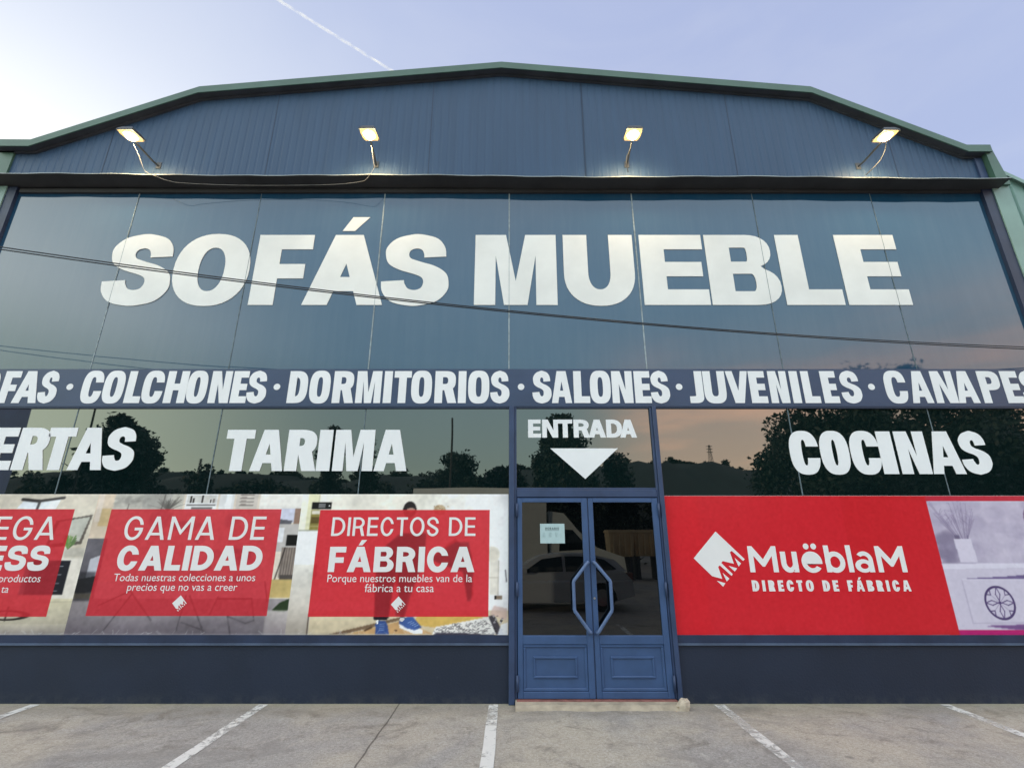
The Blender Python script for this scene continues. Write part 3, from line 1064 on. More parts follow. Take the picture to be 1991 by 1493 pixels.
# fascia band with product words
S2 = thing('fascia_sign', 'long navy fascia band of white product words below the upper glass', 'sign', (0, -0.03, 3.23))
fb = MB()
fb.box(-7.235, 6.858, -0.040, 0.0, 3.240, 3.735)
fb.box(-7.235, 6.858, -0.030, 0.0, 3.222, 3.240)
fb.build('sign_panel', 'band', S2)
BAND = [
    [('S', -7.06, -6.83), ('O', -6.79, -6.525), ('F', -6.478, -6.275), ('A', -6.300, -5.990), ('S', -5.998, -5.765)],
    [('C', -5.458, -5.200), ('O', -5.186, -4.925), ('L', -4.890, -4.690), ('C', -4.687, -4.425), ('H', -4.394, -4.125), ('O', -4.123, -3.870), ('N', -3.830, -3.575), ('E', -3.553, -3.355), ('S', -3.358, -3.112)],
    [('D', -2.838, -2.595), ('O', -2.569, -2.308), ('R', -2.270, -2.000), ('M', -1.975, -1.660), ('I', -1.627, -1.525), ('T', -1.500, -1.282), ('O', -1.279, -1.017), ('R', -0.979, -0.702), ('I', -0.682, -0.582), ('O', -0.557, -0.288), ('S', -0.275, -0.033)],
    [('S', 0.258, 0.500), ('A', 0.502, 0.756), ('L', 0.782, 0.985), ('O', 0.990, 1.252), ('N', 1.268, 1.530), ('E', 1.555, 1.760), ('S', 1.758, 1.998)],
    [('J', 2.246, 2.425), ('U', 2.435, 2.715), ('V', 2.728, 3.010), ('E', 3.020, 3.226), ('N', 3.268, 3.502), ('I', 3.543, 3.648), ('L', 3.692, 3.890), ('E', 3.936, 4.130), ('S', 4.170, 4.425)],
    [('C', 4.735, 5.010), ('A', 5.045, 5.310), ('N', 5.345, 5.620), ('A', 5.622, 5.892), ('P', 5.945, 6.215), ('E', 6.243, 6.455), ('S', 6.465, 6.70)]]
for wd in BAND:
    wm = MB()
    for ch, a, b_ in wd:
        vv_ = .098
        put_glyph(wm, ch, a, b_, 3.282, 3.706, vv_, .088, -0.041, 0.003, 2.9)
    wm.build('word', 'letter_white', S2)
for x in (-5.615, -2.985, 0.115, 2.122, 4.565):
    dm = MB()
    dm.prism(arc(x, 3.495, 0.042, 0.042, 0, 2 * PI, 20)[:-1], -0.044, -0.041)
    dm.build('dot', 'letter_white', S2)

# words on the lower glass
HEAVY = [
    ('window_lettering', 'white word cut off by the left frame edge on the lower glass', [('P', -7.20, -6.86), ('U', -6.83, -6.46), ('E', -6.415, -6.105), ('R', -6.085, -5.690), ('T', -5.735, -5.395), ('A', -5.400, -4.985), ('S', -5.005, -4.625)], 2.452, 2.975),
    ('window_lettering', 'white six letter word on the glass above the middle red poster', [('T', -3.528, -3.180), ('A', -3.185, -2.785), ('R', -2.766, -2.385), ('I', -2.380, -2.215), ('M', -2.183, -1.695), ('A', -1.680, -1.280)], 2.440, 2.948),
    ('window_lettering', 'white seven letter word on the glass right of the entrance', [('C', 3.405, 3.765), ('O', 3.779, 4.132), ('C', 4.150, 4.510), ('I', 4.505, 4.685), ('N', 4.725, 5.090), ('A', 5.102, 5.500), ('S', 5.490, 5.848)], 2.404, 2.928)]
for nm, lab, ls, za, zb in HEAVY:
    hm = MB()
    for ch, a, b_ in ls:
        put_glyph(hm, ch, a, b_, za, zb, .150, .112, -0.001, 0.003, 2.6)
    tag(hm.build(nm, 'letter_white'), lab, 'lettering', 'white words stuck on the lower glass')
S3 = thing('entrance_sign', 'white entrance word with down pointing triangle on glass above the blue doors', 'sign', (0.88, 0, 2.35))
em = MB()
for ch, a, b_ in [('E', 0.200, 0.360), ('N', 0.376, 0.572), ('T', 0.572, 0.752), ('R', 0.766, 0.966), ('A', 0.950, 1.165), ('D', 1.172, 1.368), ('A', 1.340, 1.548)]:
    put_glyph(em, ch, a, b_, 2.850, 3.078, .062, .050, -0.001, 0.003, 2.3)
em.build('word', 'letter_white', S3)
am = MB()
am.prism([(0.470, 2.716), (1.300, 2.716), (0.884, 2.345)], -0.004, -0.001)
am.build('arrow', 'letter_white', S3)


# ------------------------------------------------------------------ posters
class Print:
    """A small painter for the printed window films: metres in, colour grid out."""

    def __init__(self, x0, x1, z0, z1, res=0.008, base=(230, 226, 218)):
        self.x0, self.x1, self.z0, self.z1 = x0, x1, z0, z1
        self.nx = int((x1 - x0) / res) + 1
        self.nz = int((z1 - z0) / res) + 1
        self.X, self.Z = np.meshgrid(np.linspace(x0, x1, self.nx), np.linspace(z0, z1, self.nz))
        self.px = res
        self.C = np.empty((self.nz, self.nx, 3))
        self.C[:] = base

    def blur(self, m, k):
        for _ in range(int(k)):
            q = np.pad(m, 1, mode='edge')
            m = (q[:-2, 1:-1] + q[2:, 1:-1] + q[1:-1, :-2] + q[1:-1, 2:] + 2 * q[1:-1, 1:-1]) / 6
        return m

    def put(self, m, col, alpha=1.0, soft=1):
        m = self.blur(m.astype(float), soft)[..., None] * alpha
        self.C = self.C * (1 - m) + np.array(col, float) * m
        return self

    def poly(self, pts, col, alpha=1.0, soft=1):
        X, Z = self.X, self.Z
        ins = np.zeros(X.shape, bool)
        n = len(pts)
        for i in range(n):
            xa, za = pts[i]
            xb, zb = pts[(i + 1) % n]
            if za == zb:
                continue
            c = (za > Z) != (zb > Z)
            ins ^= c & (X < (xb - xa) * (Z - za) / (zb - za) + xa)
        return self.put(ins, col, alpha, soft)

    def rect(self, a, b, c, d, col, alpha=1.0, soft=1):
        return self.put((self.X >= a) & (self.X <= b) & (self.Z >= c) & (self.Z <= d), col, alpha, soft)

    def oval(self, cx, cz, rx, rz, col, alpha=1.0, soft=1):
        return self.put(((self.X - cx) / rx) ** 2 + ((self.Z - cz) / rz) ** 2 <= 1, col, alpha, soft)

    def line(self, a, b, wd, col, alpha=1.0, soft=1):
        ax, az = a
        bx, bz = b
        dx, dz = bx - ax, bz - az
        l2 = dx * dx + dz * dz
        tt = np.clip(((self.X - ax) * dx + (self.Z - az) * dz) / l2, 0, 1)
        d = np.hypot(self.X - ax - tt * dx, self.Z - az - tt * dz)
        m = np.clip((wd / 2 - d) / self.px + 0.5, 0, 1)
        return self.put(m, col, alpha, soft)

    def ring(self, cx, cz, rx, rz, wd, col, alpha=1.0, shear=0.0):
        d = np.abs(np.hypot((self.X - cx - shear * (self.Z - cz)) / rx, (self.Z - cz) / rz) - 1) * min(rx, rz)
        return self.put(np.clip((wd / 2 - d) / self.px + .5, 0, 1), col, alpha, 0)

    def grad(self, a, b, c, d, col0, col1, horiz=False, alpha=1.0, soft=1):
        m = self.blur(((self.X >= a) & (self.X <= b) & (self.Z >= c) & (self.Z <= d)).astype(float), soft)[..., None] * alpha
        u = ((self.X - a) / (b - a) if horiz else (self.Z - c) / (d - c)).clip(0, 1)[..., None]
        self.C = self.C * (1 - m) + (np.array(col0, float) * (1 - u) + np.array(col1, float) * u) * m
        return self

    def noise(self, amp, cell=4, box=None):
        h, w_ = self.nz // cell + 2, self.nx // cell + 2
        n = RNG.normal(size=(h, w_))
        n = np.kron(n, np.ones((cell, cell)))[:self.nz, :self.nx]
        n = self.blur(n, cell)
        if box:
            a, b, c, d = box
            n = n * ((self.X >= a) & (self.X <= b) & (self.Z >= c) & (self.Z <= d))
        self.C = (self.C + amp * n[..., None]).clip(0, 255)
        return self

    def photo(self, seed):
        """Uneven exposure and grain of a photographic print, with a little more contrast."""
        r = np.random.default_rng(seed)
        for cell, amp in ((60, .07), (12, .025), (5, .03)):
            n = r.normal(size=(self.nz // cell + 3, self.nx // cell + 3))
            gx = np.linspace(0, n.shape[1] - 1.001, self.nx)
            gz = np.linspace(0, n.shape[0] - 1.001, self.nz)
            i0, j0 = gz.astype(int), gx.astype(int)
            fz, fx = (gz - i0)[:, None], (gx - j0)[None]
            fz, fx = fz * fz * (3 - 2 * fz), fx * fx * (3 - 2 * fx)
            m = (n[i0][:, j0] * (1 - fz) * (1 - fx) + n[i0 + 1][:, j0] * fz * (1 - fx) + n[i0][:, j0 + 1] * (1 - fz) * fx + n[i0 + 1][:, j0 + 1] * fz * fx)
            self.C = self.C * (1 + amp * .6 * m)[..., None]
        self.C = ((self.C - 150) * 1.24 + 150)
        gr = self.C.mean(axis=2, keepdims=True)
        self.C = (gr + (self.C - gr) * .74).clip(4, 250)
        return self

    def mesh(self, name, y, parent):
        s = self.C.clip(0, 255) / 255
        lin = np.where(s <= .04045, s / 12.92, ((s + .055) / 1.055) ** 2.4)
        n = self.nx * self.nz
        co = np.stack([self.X, np.full_like(self.X, y), self.Z], -1).reshape(-1, 3)
        i = np.arange(n).reshape(self.nz, self.nx)
        q = np.stack([i[:-1, :-1], i[:-1, 1:], i[1:, 1:], i[1:, :-1]], -1).reshape(-1, 4)
        me = bpy.data.meshes.new(name)
        me.vertices.add(n)
        me.vertices.foreach_set('co', co.ravel())
        me.loops.add(q.size)
        me.loops.foreach_set('vertex_index', q.ravel().astype(np.int32))
        me.polygons.add(len(q))
        me.polygons.foreach_set('loop_start', (np.arange(len(q)) * 4).astype(np.int32))
        me.update(calc_edges=True)
        at = me.color_attributes.new('print', 'FLOAT_COLOR', 'POINT')
        at.data.foreach_set('color', np.concatenate([lin.reshape(-1, 3), np.ones((n, 1))], 1).ravel().astype(np.float32))
        me.materials.append(M['print'])
        o = bpy.data.objects.new(name, me)
        COL.objects.link(o)
        o.parent = parent
        o.location = tuple(-c for c in world_loc(parent))
        return o


LOGO = [(-0.007, 1.042), (1.021, -0.01), (0.948, -0.076), (0.545, 0.302), (0.465, 0.253), (0.569, -0.181), (0.132, -0.08), (0.069, -0.153), (0.469, -0.566), (0.413, -0.628), (0.0, -0.243), (-0.076, -0.295), (0.031, -0.74), (-0.358, -0.639), (-1.007, 0.024)]
LOGO_T = [[(0.625, 0.042), (0.854, -0.17), (0.74, -0.285)], [(0.344, -0.26), (0.677, -0.351), (0.562, -0.469)],
          [(0.076, -0.517), (0.313, -0.733), (0.194, -0.837)], [(-0.191, -0.806), (0.132, -0.896), (0.028, -1.024)]]


def logo(parent, cx, cz, r, y):
    lm = MB()
    lm.prism([(cx + p[0] * r, cz + p[1] * r) for p in LOGO], y - 0.0015, y)
    for tri in LOGO_T:
        lm.prism([(cx + p[0] * r, cz + p[1] * r) for p in tri], y - 0.0015, y)
    lm.build('emblem', 'print_white', parent)


RED = (204, 30, 44)
YP = -0.0032


def poster(label, x0, x1, z0=0.652, z1=2.166):
    p = thing('window_poster', label, 'poster', ((x0 + x1) / 2, -0.002, z0), 'printed posters covering the lower glass')
    MB().box(x0, x1, -0.003, -0.0005, z0, z1).build('backing', 'print_white', p)
    return p


def worn_bottom(P, x0, x1):
    """Dust and scuffs where the film meets the sill."""
    for _ in range(26):
        a = random.uniform(x0, x1)
        P.line((a, 0.665), (a + random.uniform(-.05, .05), 0.665 + random.uniform(.008, .045)), .006, (235, 235, 235), random.uniform(.15, .5), 0)
    P.line((x0, 0.661), (x1, 0.661), .008, (225, 222, 222), .5, 1)


# --- left poster (cut by the frame edge)
x0, x1 = -7.2, -4.925
P1 = Print(x0, x1, 0.655, 2.165, base=(214, 206, 186))
P1.grad(x0, x1, 1.2, 2.165, (228, 216, 194), (212, 202, 184))
P1.poly([(-5.86, 2.00), (-5.80, 2.09), (-5.63, 2.08), (-5.61, 1.99)], (226, 232, 238)).poly([(-5.60, 1.99), (-5.59, 2.08), (-5.36, 2.12), (-5.40, 1.99)], (228, 234, 240))
P1.line((-5.82, 2.105), (-5.62, 2.085), .035, (70, 66, 66)).line((-5.62, 2.085), (-5.33, 2.125), .030, (84, 80, 80)).line((-5.61, 2.08), (-5.62, 1.98), .03, (90, 88, 92))
P1.poly([(-5.40, 1.56), (-5.35, 1.86), (-4.94, 1.93), (-4.99, 1.60)], (74, 66, 62)).poly([(-5.36, 1.60), (-5.31, 1.85), (-4.965, 1.905), (-5.02, 1.63)], (186, 190, 180))
P1.rect(-5.35, -4.93, 1.46, 1.56, (200, 196, 186), .9, 2)
for _ in range(60):
    a = random.uniform(-5.20, -5.06)
    P1.line((-5.13, 1.55), (a, random.uniform(1.60, 1.70)), .012, random.choice([(96, 150, 60), (70, 120, 50), (126, 170, 84)]), .9, 0)
P1.rect(-5.30, -4.925, 0.98, 1.46, (222, 214, 200), 1, 1).rect(-5.5, -5.06, 1.06, 1.42, (44, 46, 58), 1, 1)
for zz in (1.36, 1.27, 1.18, 1.10):
    P1.line((-5.24, zz), (-5.13, zz), .008, (170, 170, 176), .9, 0)
P1.grad(x0, x1, 0.655, 1.02, (176, 166, 148), (216, 206, 172))
P1.line((-5.4, 0.98), (-4.93, 0.99), .012, (190, 180, 150), .8)
P1.ring(-5.62, 0.85, .22, .045, .018, (60, 52, 50)).line((-5.62, .80), (-5.62, .93), .02, (70, 60, 56))
P1.grad(x0, x1, 0.655, 0.76, (140, 130, 132), (200, 190, 170), alpha=.6)
P1.grad(-5.15, -4.93, 1.45, 2.0, (150, 140, 120), (214, 206, 190), alpha=.35, soft=6)
P1.photo(3)
P1.rect(x0, -5.172, 0.836, 1.991, RED, .88, 0)
P1.rect(-5.55, -5.172, 1.06, 1.42, (120, 24, 40), .40, 3)
P1.noise(3, 3)
worn_bottom(P1, x0, x1)
pl = poster('red and cream room poster cut off by the left edge of the photo', x0, x1)
P1.mesh('print', YP, pl)
tm = MB()
word(tm, 'ENTREGA', -6.98, -5.325, 1.648, 1.909, .036, .032, YP - .0005, .050)
tm.build('heading_text', 'print_white', pl)
tm = MB()
word(tm, 'EXPR', -6.93, -6.07, 1.315, 1.583, .070, .058, YP - .0005, .022, e=2.2)
word(tm, 'ESS', -6.045, -5.310, 1.315, 1.583, .070, .058, YP - .0005, .022, e=2.2)
tm.build('heading_text', 'print_white', pl)
small_text('printed_text', 'productos', -5.815, -5.346, 1.193, YP - .0012, 'print_white', pl)
small_text('printed_text', 'ta', -5.755, -5.672, 1.083, YP - .0012, 'print_white', pl)

# --- middle poster
x0, x1 = -4.925, -2.495
P2 = Print(x0, x1, 0.655, 2.165, base=(206, 200, 194))
P2.rect(x0, x1, 1.2, 2.165, (222, 208, 190))
P2.rect(x0, -4.72, 1.52, 2.165, (216, 196, 172)).rect(-4.86, -4.74, 1.80, 2.0, (206, 176, 120), .8, 2).rect(-4.915, -4.85, 1.85, 2.165, (222, 206, 190), 1, 2)
P2.rect(x0, -4.70, 0.98, 1.66, (112, 108, 116)).poly([(-4.84, 1.2), (-4.84, 1.44), (-4.73, 1.48), (-4.73, 1.24)], (196, 196, 206), .9, 1).poly([(x0, 1.05), (x0, 1.22), (-4.72, 1.26), (-4.72, 1.10)], (48, 50, 56))
P2.rect(x0, -4.72, .92, 1.08, (176, 160, 122), .9, 2)
P2.rect(-4.72, -3.90, 1.98, 2.165, (196, 192, 180), 1, 2).rect(-4.38, -4.05, 1.99, 2.165, (176, 174, 168), .8, 3)
for _ in range(110):
    a = -4.08 + random.gauss(0, .075)
    zz = 2.07 + random.gauss(0, .03)
    P2.line((-4.07, 1.98), (a, zz), .007, (104, 100, 96), .45, 0)
for _ in range(40):
    a = -4.48 + random.gauss(0, .12)
    P2.oval(a, 2.09 + random.gauss(0, .025), .03, .015, (150, 146, 140), .35, 1)
P2.line((-4.15, 1.98), (-4.13, 2.165), .012, (90, 84, 80)).line((-4.55, 1.98), (-4.545, 2.05), .010, (90, 84, 80))
P2.rect(-3.88, -3.50, 1.96, 2.165, (226, 226, 226)).rect(-3.86, -3.52, 2.03, 2.048, (120, 116, 116)).rect(-3.86, -3.52, 2.064, 2.15, (206, 204, 200))
for i in range(9):
    a = -3.83 + i * .034
    P2.rect(a, a + .022, 2.068, 2.068 + random.uniform(.04, .085), random.choice([(90, 80, 78), (150, 140, 136), (210, 206, 200), (120, 112, 120)]), 1, 0)
P2.rect(-3.80, -3.55, 1.99, 2.02, (80, 76, 76), .7)
P2.rect(-3.48, -3.30, 1.98, 2.165, (220, 220, 220)).rect(-3.40, -3.33, 1.98, 2.165, (236, 240, 246))
P2.rect(-3.28, -3.02, 1.99, 2.165, (206, 196, 186))
for zz in (2.03, 2.07, 2.11, 2.15):
    P2.rect(-3.24, -3.07, zz, zz + .008, (110, 100, 96)).rect(-3.22, -3.16, zz + .008, zz + .026, (150, 136, 130), .8)
P2.rect(-3.00, x1, 1.95, 2.165, (232, 228, 220)).rect(-2.73, x1, 1.84, 2.00, (204, 206, 226)).poly([(-2.73, 1.80), (-2.73, 1.88), (-2.58, 1.86), (-2.60, 1.80)], (110, 108, 116))
P2.rect(-2.56, x1, 1.82, 2.00, (160, 128, 110), 1, 1).rect(-2.74, x1, 1.52, 1.82, (190, 184, 180)).rect(-2.74, -2.66, 1.62, 1.78, (220, 220, 224))
P2.rect(-2.62, x1, 1.58, 1.70, (34, 32, 34), 1, 1).rect(-2.66, x1, 1.24, 1.57, (150, 136, 126))
for i in range(5):
    P2.line((-2.64 + i * .03, 1.25), (-2.63 + i * .03, 1.56), .006, (80, 70, 66), .8, 0)
P2.line((-2.70, 1.2), (-2.62, 1.56), .012, (60, 52, 50)).rect(-2.64, x1, 1.2, 1.27, (96, 88, 84))
P2.grad(x0, x1, 0.655, 1.02, (136, 126, 134), (152, 144, 146)).rect(-2.74, x1, 1.03, 1.22, (196, 170, 104), 1, 2)
P2.poly([(-2.68, .90), (-2.60, .98), (-2.50, 1.02), (x1, 1.04), (x1, .90), (-2.56, .88)], (52, 72, 44), 1, 1)
P2.grad(-2.74, x1, .655, .9, (150, 138, 140), (190, 182, 176), soft=3, alpha=.8)
CH = [((-4.62, .95), (-4.30, 1.10)), ((-4.30, 1.10), (-4.00, .80)), ((-4.50, .70), (-4.28, 1.06)), ((-3.70, .70), (-3.66, 1.05)), ((-3.62, 1.05), (-3.42, .72)), ((-3.66, .78), (-3.40, .70)),
      ((-3.10, .66), (-3.16, .84)), ((-3.16, .84), (-2.95, .77)), ((-2.95, .77), (-2.86, .80)), ((-2.86, .80), (-2.92, 1.02)), ((-3.3, 1.02), (-2.92, 1.02)), ((-3.36, .86), (-3.30, 1.04)), ((-2.74, .99), (-2.80, 1.2))]
for a, b_ in CH:
    P2.line(a, b_, .014, (48, 42, 48), .85, 1)
for _ in range(14):
    a = random.uniform(x0, -2.8)
    P2.oval(a, random.uniform(.66, .82), random.uniform(.1, .25), random.uniform(.02, .05), random.choice([(118, 108, 116), (160, 152, 154)]), .35, 5)
P2.rect(-4.92, -4.74, 1.0, 1.3, (44, 44, 52), .6, 4).rect(-4.72, -4.1, 2.0, 2.16, (150, 146, 140), .35, 8)
P2.grad(x0, -2.74, .655, .84, (96, 88, 98), (134, 126, 132), alpha=.55, soft=4)
P2.photo(4)
P2.rect(-4.735, -2.727, 0.842, 1.989, RED, .84, 0)
for _ in range(16):
    P2.oval(random.uniform(-4.4, -3.0), random.uniform(1.2, 1.9), random.uniform(.05, .2), random.uniform(.03, .12), (150, 20, 40), .22, 6)
P2.noise(3, 3)
worn_bottom(P2, x0, x1)
pm = poster('red poster over a grey living room picture, between two other posters left of the doors', x0, x1)
P2.mesh('print', YP, pm)
tm = MB()
word(tm, 'GAmA DE', -4.525, -2.883, 1.648, 1.909, .036, .032, YP - .0005, .045)
tm.build('heading_text', 'print_white', pm)
tm = MB()
word(tm, 'CALIDAD', -4.528, -2.866, 1.315, 1.583, .072, .060, YP - .0005, .026, e=2.1)
tm.build('heading_text', 'print_white', pm)
small_text('printed_text', 'Todas nuestras colecciones a unos', -4.520, -2.913, 1.204, YP - .0012, 'print_white', pm)
small_text('printed_text', 'precios que no vas a creer', -4.340, -3.101, 1.103, YP - .0012, 'print_white', pm)
logo(pm, -3.719, .972, .080, YP - .0005)

# --- poster by the door
x0, x1 = -2.495, -0.042
P3 = Print(x0, x1, 0.655, 2.165, base=(232, 228, 218))
P3.grad(x0, x1, 1.0, 2.165, (232, 224, 204), (236, 230, 216)).grad(-1.1, x1, .9, 2.165, (232, 228, 214), (240, 238, 240), True)
P3.rect(-2.495, -2.40, 1.75, 2.165, (234, 230, 212)).rect(-2.42, -2.30, 1.75, 2.165, (222, 218, 178), 1, 1).line((-2.30, 1.7), (-2.29, 2.16), .012, (190, 184, 140))
P3.rect(-2.37, -2.14, 1.99, 2.075, (36, 34, 36)).rect(-2.29, -2.21, 2.005, 2.055, (130, 130, 132), .9, 0).oval(-2.165, 2.03, .008, .008, (220, 220, 220), 1, 0)
P3.rect(-2.37, -2.27, 1.755, 1.985, (150, 138, 70)).rect(-2.36, -2.27, 1.94, 1.975, (214, 208, 190)).rect(-2.36, -2.27, 1.83, 1.90, (110, 92, 50), .9).line((-2.37, 1.80), (-2.26, 1.80), .010, (190, 176, 120))
P3.rect(-2.495, -2.25, 1.36, 1.75, (236, 238, 242)).line((-2.49, 1.752), (-2.26, 1.752), .012, (160, 160, 140)).grad(-2.495, -2.25, .655, 1.38, (176, 164, 150), (226, 222, 212), soft=3)
P3.line((-2.255, .66), (-2.258, .86), .014, (90, 72, 60)).oval(-2.245, 1.30, .02, .09, (120, 90, 76), .7, 2)
P3.grad(x0 + .25, x1, .655, .90, (206, 184, 146), (222, 206, 174))
P3.poly([(-2.24, .66), (-2.24, .84), (-1.30, .84), (-1.62, .77), (-2.0, .68)], (214, 196, 160)).poly([(-2.02, .66), (-1.3, .82), (-1.2, .84), (-1.2, .81), (-1.85, .66)], (126, 100, 76), .9, 1)
P3.poly([(-1.85, .655), (-1.2, .80), (-.86, .66)], (206, 160, 104), 1, 1).poly([(-1.1, .76), (-1.05, .84), (-.35, .84), (-.28, .80), (-.80, .72)], (220, 178, 86), 1, 1)
P3.line((-1.62, .70), (-1.55, .73), .02, (96, 70, 50)).oval(-1.28, .70, .015, .008, (110, 80, 60))
P3.poly([(-.88, .66), (-.84, .735), (-.26, .835), (-.10, .655)], (226, 222, 216), 1, 1)
for _ in range(150):
    u = random.random()
    a = -.86 + .62 * u
    zz = .668 + random.random() * (.05 + .11 * u)
    P3.line((a, zz), (a + random.uniform(-.04, .045), zz + random.uniform(-.02, .022)), .006, (96, 92, 96), .65, 0)
P3.poly([(-.86, .655), (-.83, .675), (-.5, .672), (-.2, .655)], (70, 66, 84), .9, 1)
P3.poly([(-.262, .84), (-.20, .86), (-.09, .66), (-.17, .655), (-.22, .75)], (86, 80, 88), 1, 1)
for _ in range(14):
    P3.oval(random.uniform(-.25, -.1), random.uniform(.66, .85), .014, .010, random.choice([(60, 56, 64), (176, 172, 176)]), .7, 0)
P3.poly([(-.25, .86), (-.06, .80), (-.05, .92), (-.2, .95)], (214, 176, 166), .7, 2).poly([(-.16, .655), (-.045, .655), (-.045, .78), (-.12, .76)], (226, 226, 230), .9, 1)
P3.rect(-.258, -.155, 1.06, 1.45, (226, 218, 204), 1, 2).oval(-.225, 1.49, .085, .085, (230, 222, 206), 1, 1).oval(-.215, 1.49, .06, .06, (216, 206, 190), .6, 3).line((-.157, 1.06), (-.153, 1.42), .010, (176, 160, 140), .8)
P3.line((-.256, 1.24), (-.16, 1.24), .008, (190, 176, 156), .8).rect(-.20, -.11, 1.015, 1.055, (150, 130, 110), 1, 1).rect(-.20, -.175, 1.015, 1.05, (60, 50, 46), 1, 0).line((-.062, 1.2), (-.075, 1.32), .012, (60, 60, 66), .8)
P3.oval(-1.208, 1.99, .078, .092, (54, 44, 46), 1, 1).oval(-1.195, 1.985, .05, .022, (206, 160, 140), .9, 1)
P3.oval(-.855, 1.985, .070, .058, (196, 168, 130), 1, 1)
for _ in range(30):
    P3.oval(-.855 + random.gauss(0, .03), 2.01 + random.gauss(0, .015), .012, .006, random.choice([(166, 132, 90), (216, 192, 160)]), .7, 0)
# trouser legs behind the red panel, shoes below it
P3.poly([(-1.56, 1.50), (-1.28, 1.72), (-1.0, 1.72), (-1.02, 1.40), (-1.18, 1.02), (-1.20, .82), (-1.24, .82), (-1.28, 1.1), (-1.33, 1.2), (-1.37, .82), (-1.53, .82), (-1.55, 1.2)], (40, 34, 44), 1, 2)
P3.poly([(-.95, 1.44), (-.66, 1.66), (-.46, 1.5), (-.44, 1.05), (-.50, 1.0), (-.56, 1.3), (-.80, 1.38)], (60, 44, 50), .9, 3)
P3.poly([(-1.53, .80), (-1.385, .80), (-1.38, .84), (-1.54, .84)], (40, 36, 56))
P3.poly([(-1.505, .66), (-1.51, .76), (-1.47, .80), (-1.40, .795), (-1.37, .74), (-1.35, .66)], (62, 92, 158), 1, 1).oval(-1.49, .785, .012, .02, (226, 226, 226), 1, 0)
P3.poly([(-1.25, .77), (-1.24, .725), (-1.08, .665), (-.985, .668), (-.98, .70), (-1.02, .72)], (232, 228, 226), 1, 1)
P3.poly([(-1.25, .79), (-1.20, .83), (-1.10, .835), (-.995, .73), (-1.07, .70), (-1.16, .72), (-1.245, .765)], (66, 98, 166), 1, 1)
for i in range(4):
    P3.line((-1.15 + i * .025, .775 - i * .012), (-1.11 + i * .025, .79 - i * .012), .007, (150, 176, 220), .8, 0)
    P3.line((-1.46, .70 + i * .02), (-1.41, .705 + i * .02), .006, (130, 160, 210), .8, 0)
P3.oval(-1.22, .81, .025, .02, (222, 216, 214), .9, 0)
P3.photo(5)
P3.rect(-2.265, -.262, .838, 1.988, (212, 28, 42), .90, 0)
for pg in ([(-1.56, 1.50), (-1.30, 1.72), (-1.0, 1.72), (-1.0, 1.45), (-1.15, 1.02), (-1.19, .84), (-1.30, .84), (-1.27, 1.1), (-1.31, 1.3), (-1.35, 1.1), (-1.37, .84), (-1.53, .84), (-1.54, 1.2)],
           [(-.95, 1.44), (-.66, 1.62), (-.50, 1.62), (-.44, 1.3), (-.46, 1.0), (-.50, 1.0), (-.56, 1.3), (-.80, 1.38)], [(-1.42, 1.97), (-1.0, 1.97), (-.98, 1.72), (-1.38, 1.72)]):
    P3.poly(pg, (96, 22, 36), .40 if pg[0][1] < 1.6 else .05, 3)
P3.noise(2.5, 3)
worn_bottom(P3, x0, -.9)
pr = poster('red poster over a picture of two people in blue shoes, next to the doors', x0, x1)
P3.mesh('print', YP, pr)
tm = MB()
word(tm, 'DIRECTOS DE', -2.107, -.426, 1.691, 1.900, .030, .027, YP - .0005, .030, e=2.0)
tm.build('heading_text', 'print_white', pr)
tm = MB()
word(tm, 'FÁBRICA', -2.100, -.428, 1.299, 1.572, .072, .062, YP - .0005, .028, e=2.05)
tm.build('heading_text', 'print_white', pr)
small_text('printed_text', 'Porque nuestros muebles van de la', -2.094, -.452, 1.194, YP - .0012, 'print_white', pr)
small_text('printed_text', 'fábrica a tu casa', -1.660, -.881, 1.090, YP - .0012, 'print_white', pr)
logo(pr, -1.272, .960, .081, YP - .0005)

# --- long red poster right of the door
x0, x1 = 1.803, 6.80
z0, z1 = 0.640, 2.148
P4 = Print(x0, x1, 0.643, 2.146, base=(204, 26, 38))
P4.rect(x0, 3.9, .64, 2.15, (208, 28, 42), 1, 0).rect(x0, 2.2, .64, 2.15, (214, 24, 38), .6, 12)  # reflection on the left part painted in as a brighter red
P4.rect(4.92, x1, .70, 2.083, (200, 190, 210), 1, 0)
m_ = P4.X > 4.92
P4.rect(4.925, 5.55, 1.36, 2.08, (176, 166, 190), .5, 14)
for _ in range(90):
    P4.oval(random.uniform(4.95, 6.3), random.uniform(1.4, 2.06), random.uniform(.04, .18), random.uniform(.03, .1), random.choice([(178, 168, 192), (214, 206, 222), (160, 150, 178)]), .25, 6)
for _ in range(60):
    P4.oval(4.95 + abs(random.gauss(0, .10)), random.uniform(1.38, 1.75), .07, .04, (136, 126, 152), .28, 4)
for _ in range(34):
    a = random.uniform(-.30, .22)
    hh = random.uniform(.18, .42)
    P4.line((5.25 + a * .25, 1.66), (5.25 + a, 1.66 + hh), .007, (130, 118, 148), .5, 0)
    P4.line((5.25 + a * .7, 1.66 + hh * .7), (5.25 + a * .7 + random.uniform(-.06, .06), 1.66 + hh * .7 + .05), .006, (134, 122, 152), .45, 0)
    P4.oval(5.25 + a + random.uniform(-.04, .04), 1.66 + hh, .016, .010, (176, 164, 192), .8, 0)
P4.rect(4.5, 4.92, .7, 2.083, (206, 27, 40), 1, 0)
P4.poly([(5.14, 1.40), (5.13, 1.66), (5.33, 1.66), (5.34, 1.40)], (216, 208, 226), 1, 1).rect(5.15, 5.20, 1.66, 1.70, (100, 90, 118), .8, 1).rect(5.29, 5.31, 1.66, 1.70, (120, 110, 140), .8, 0)
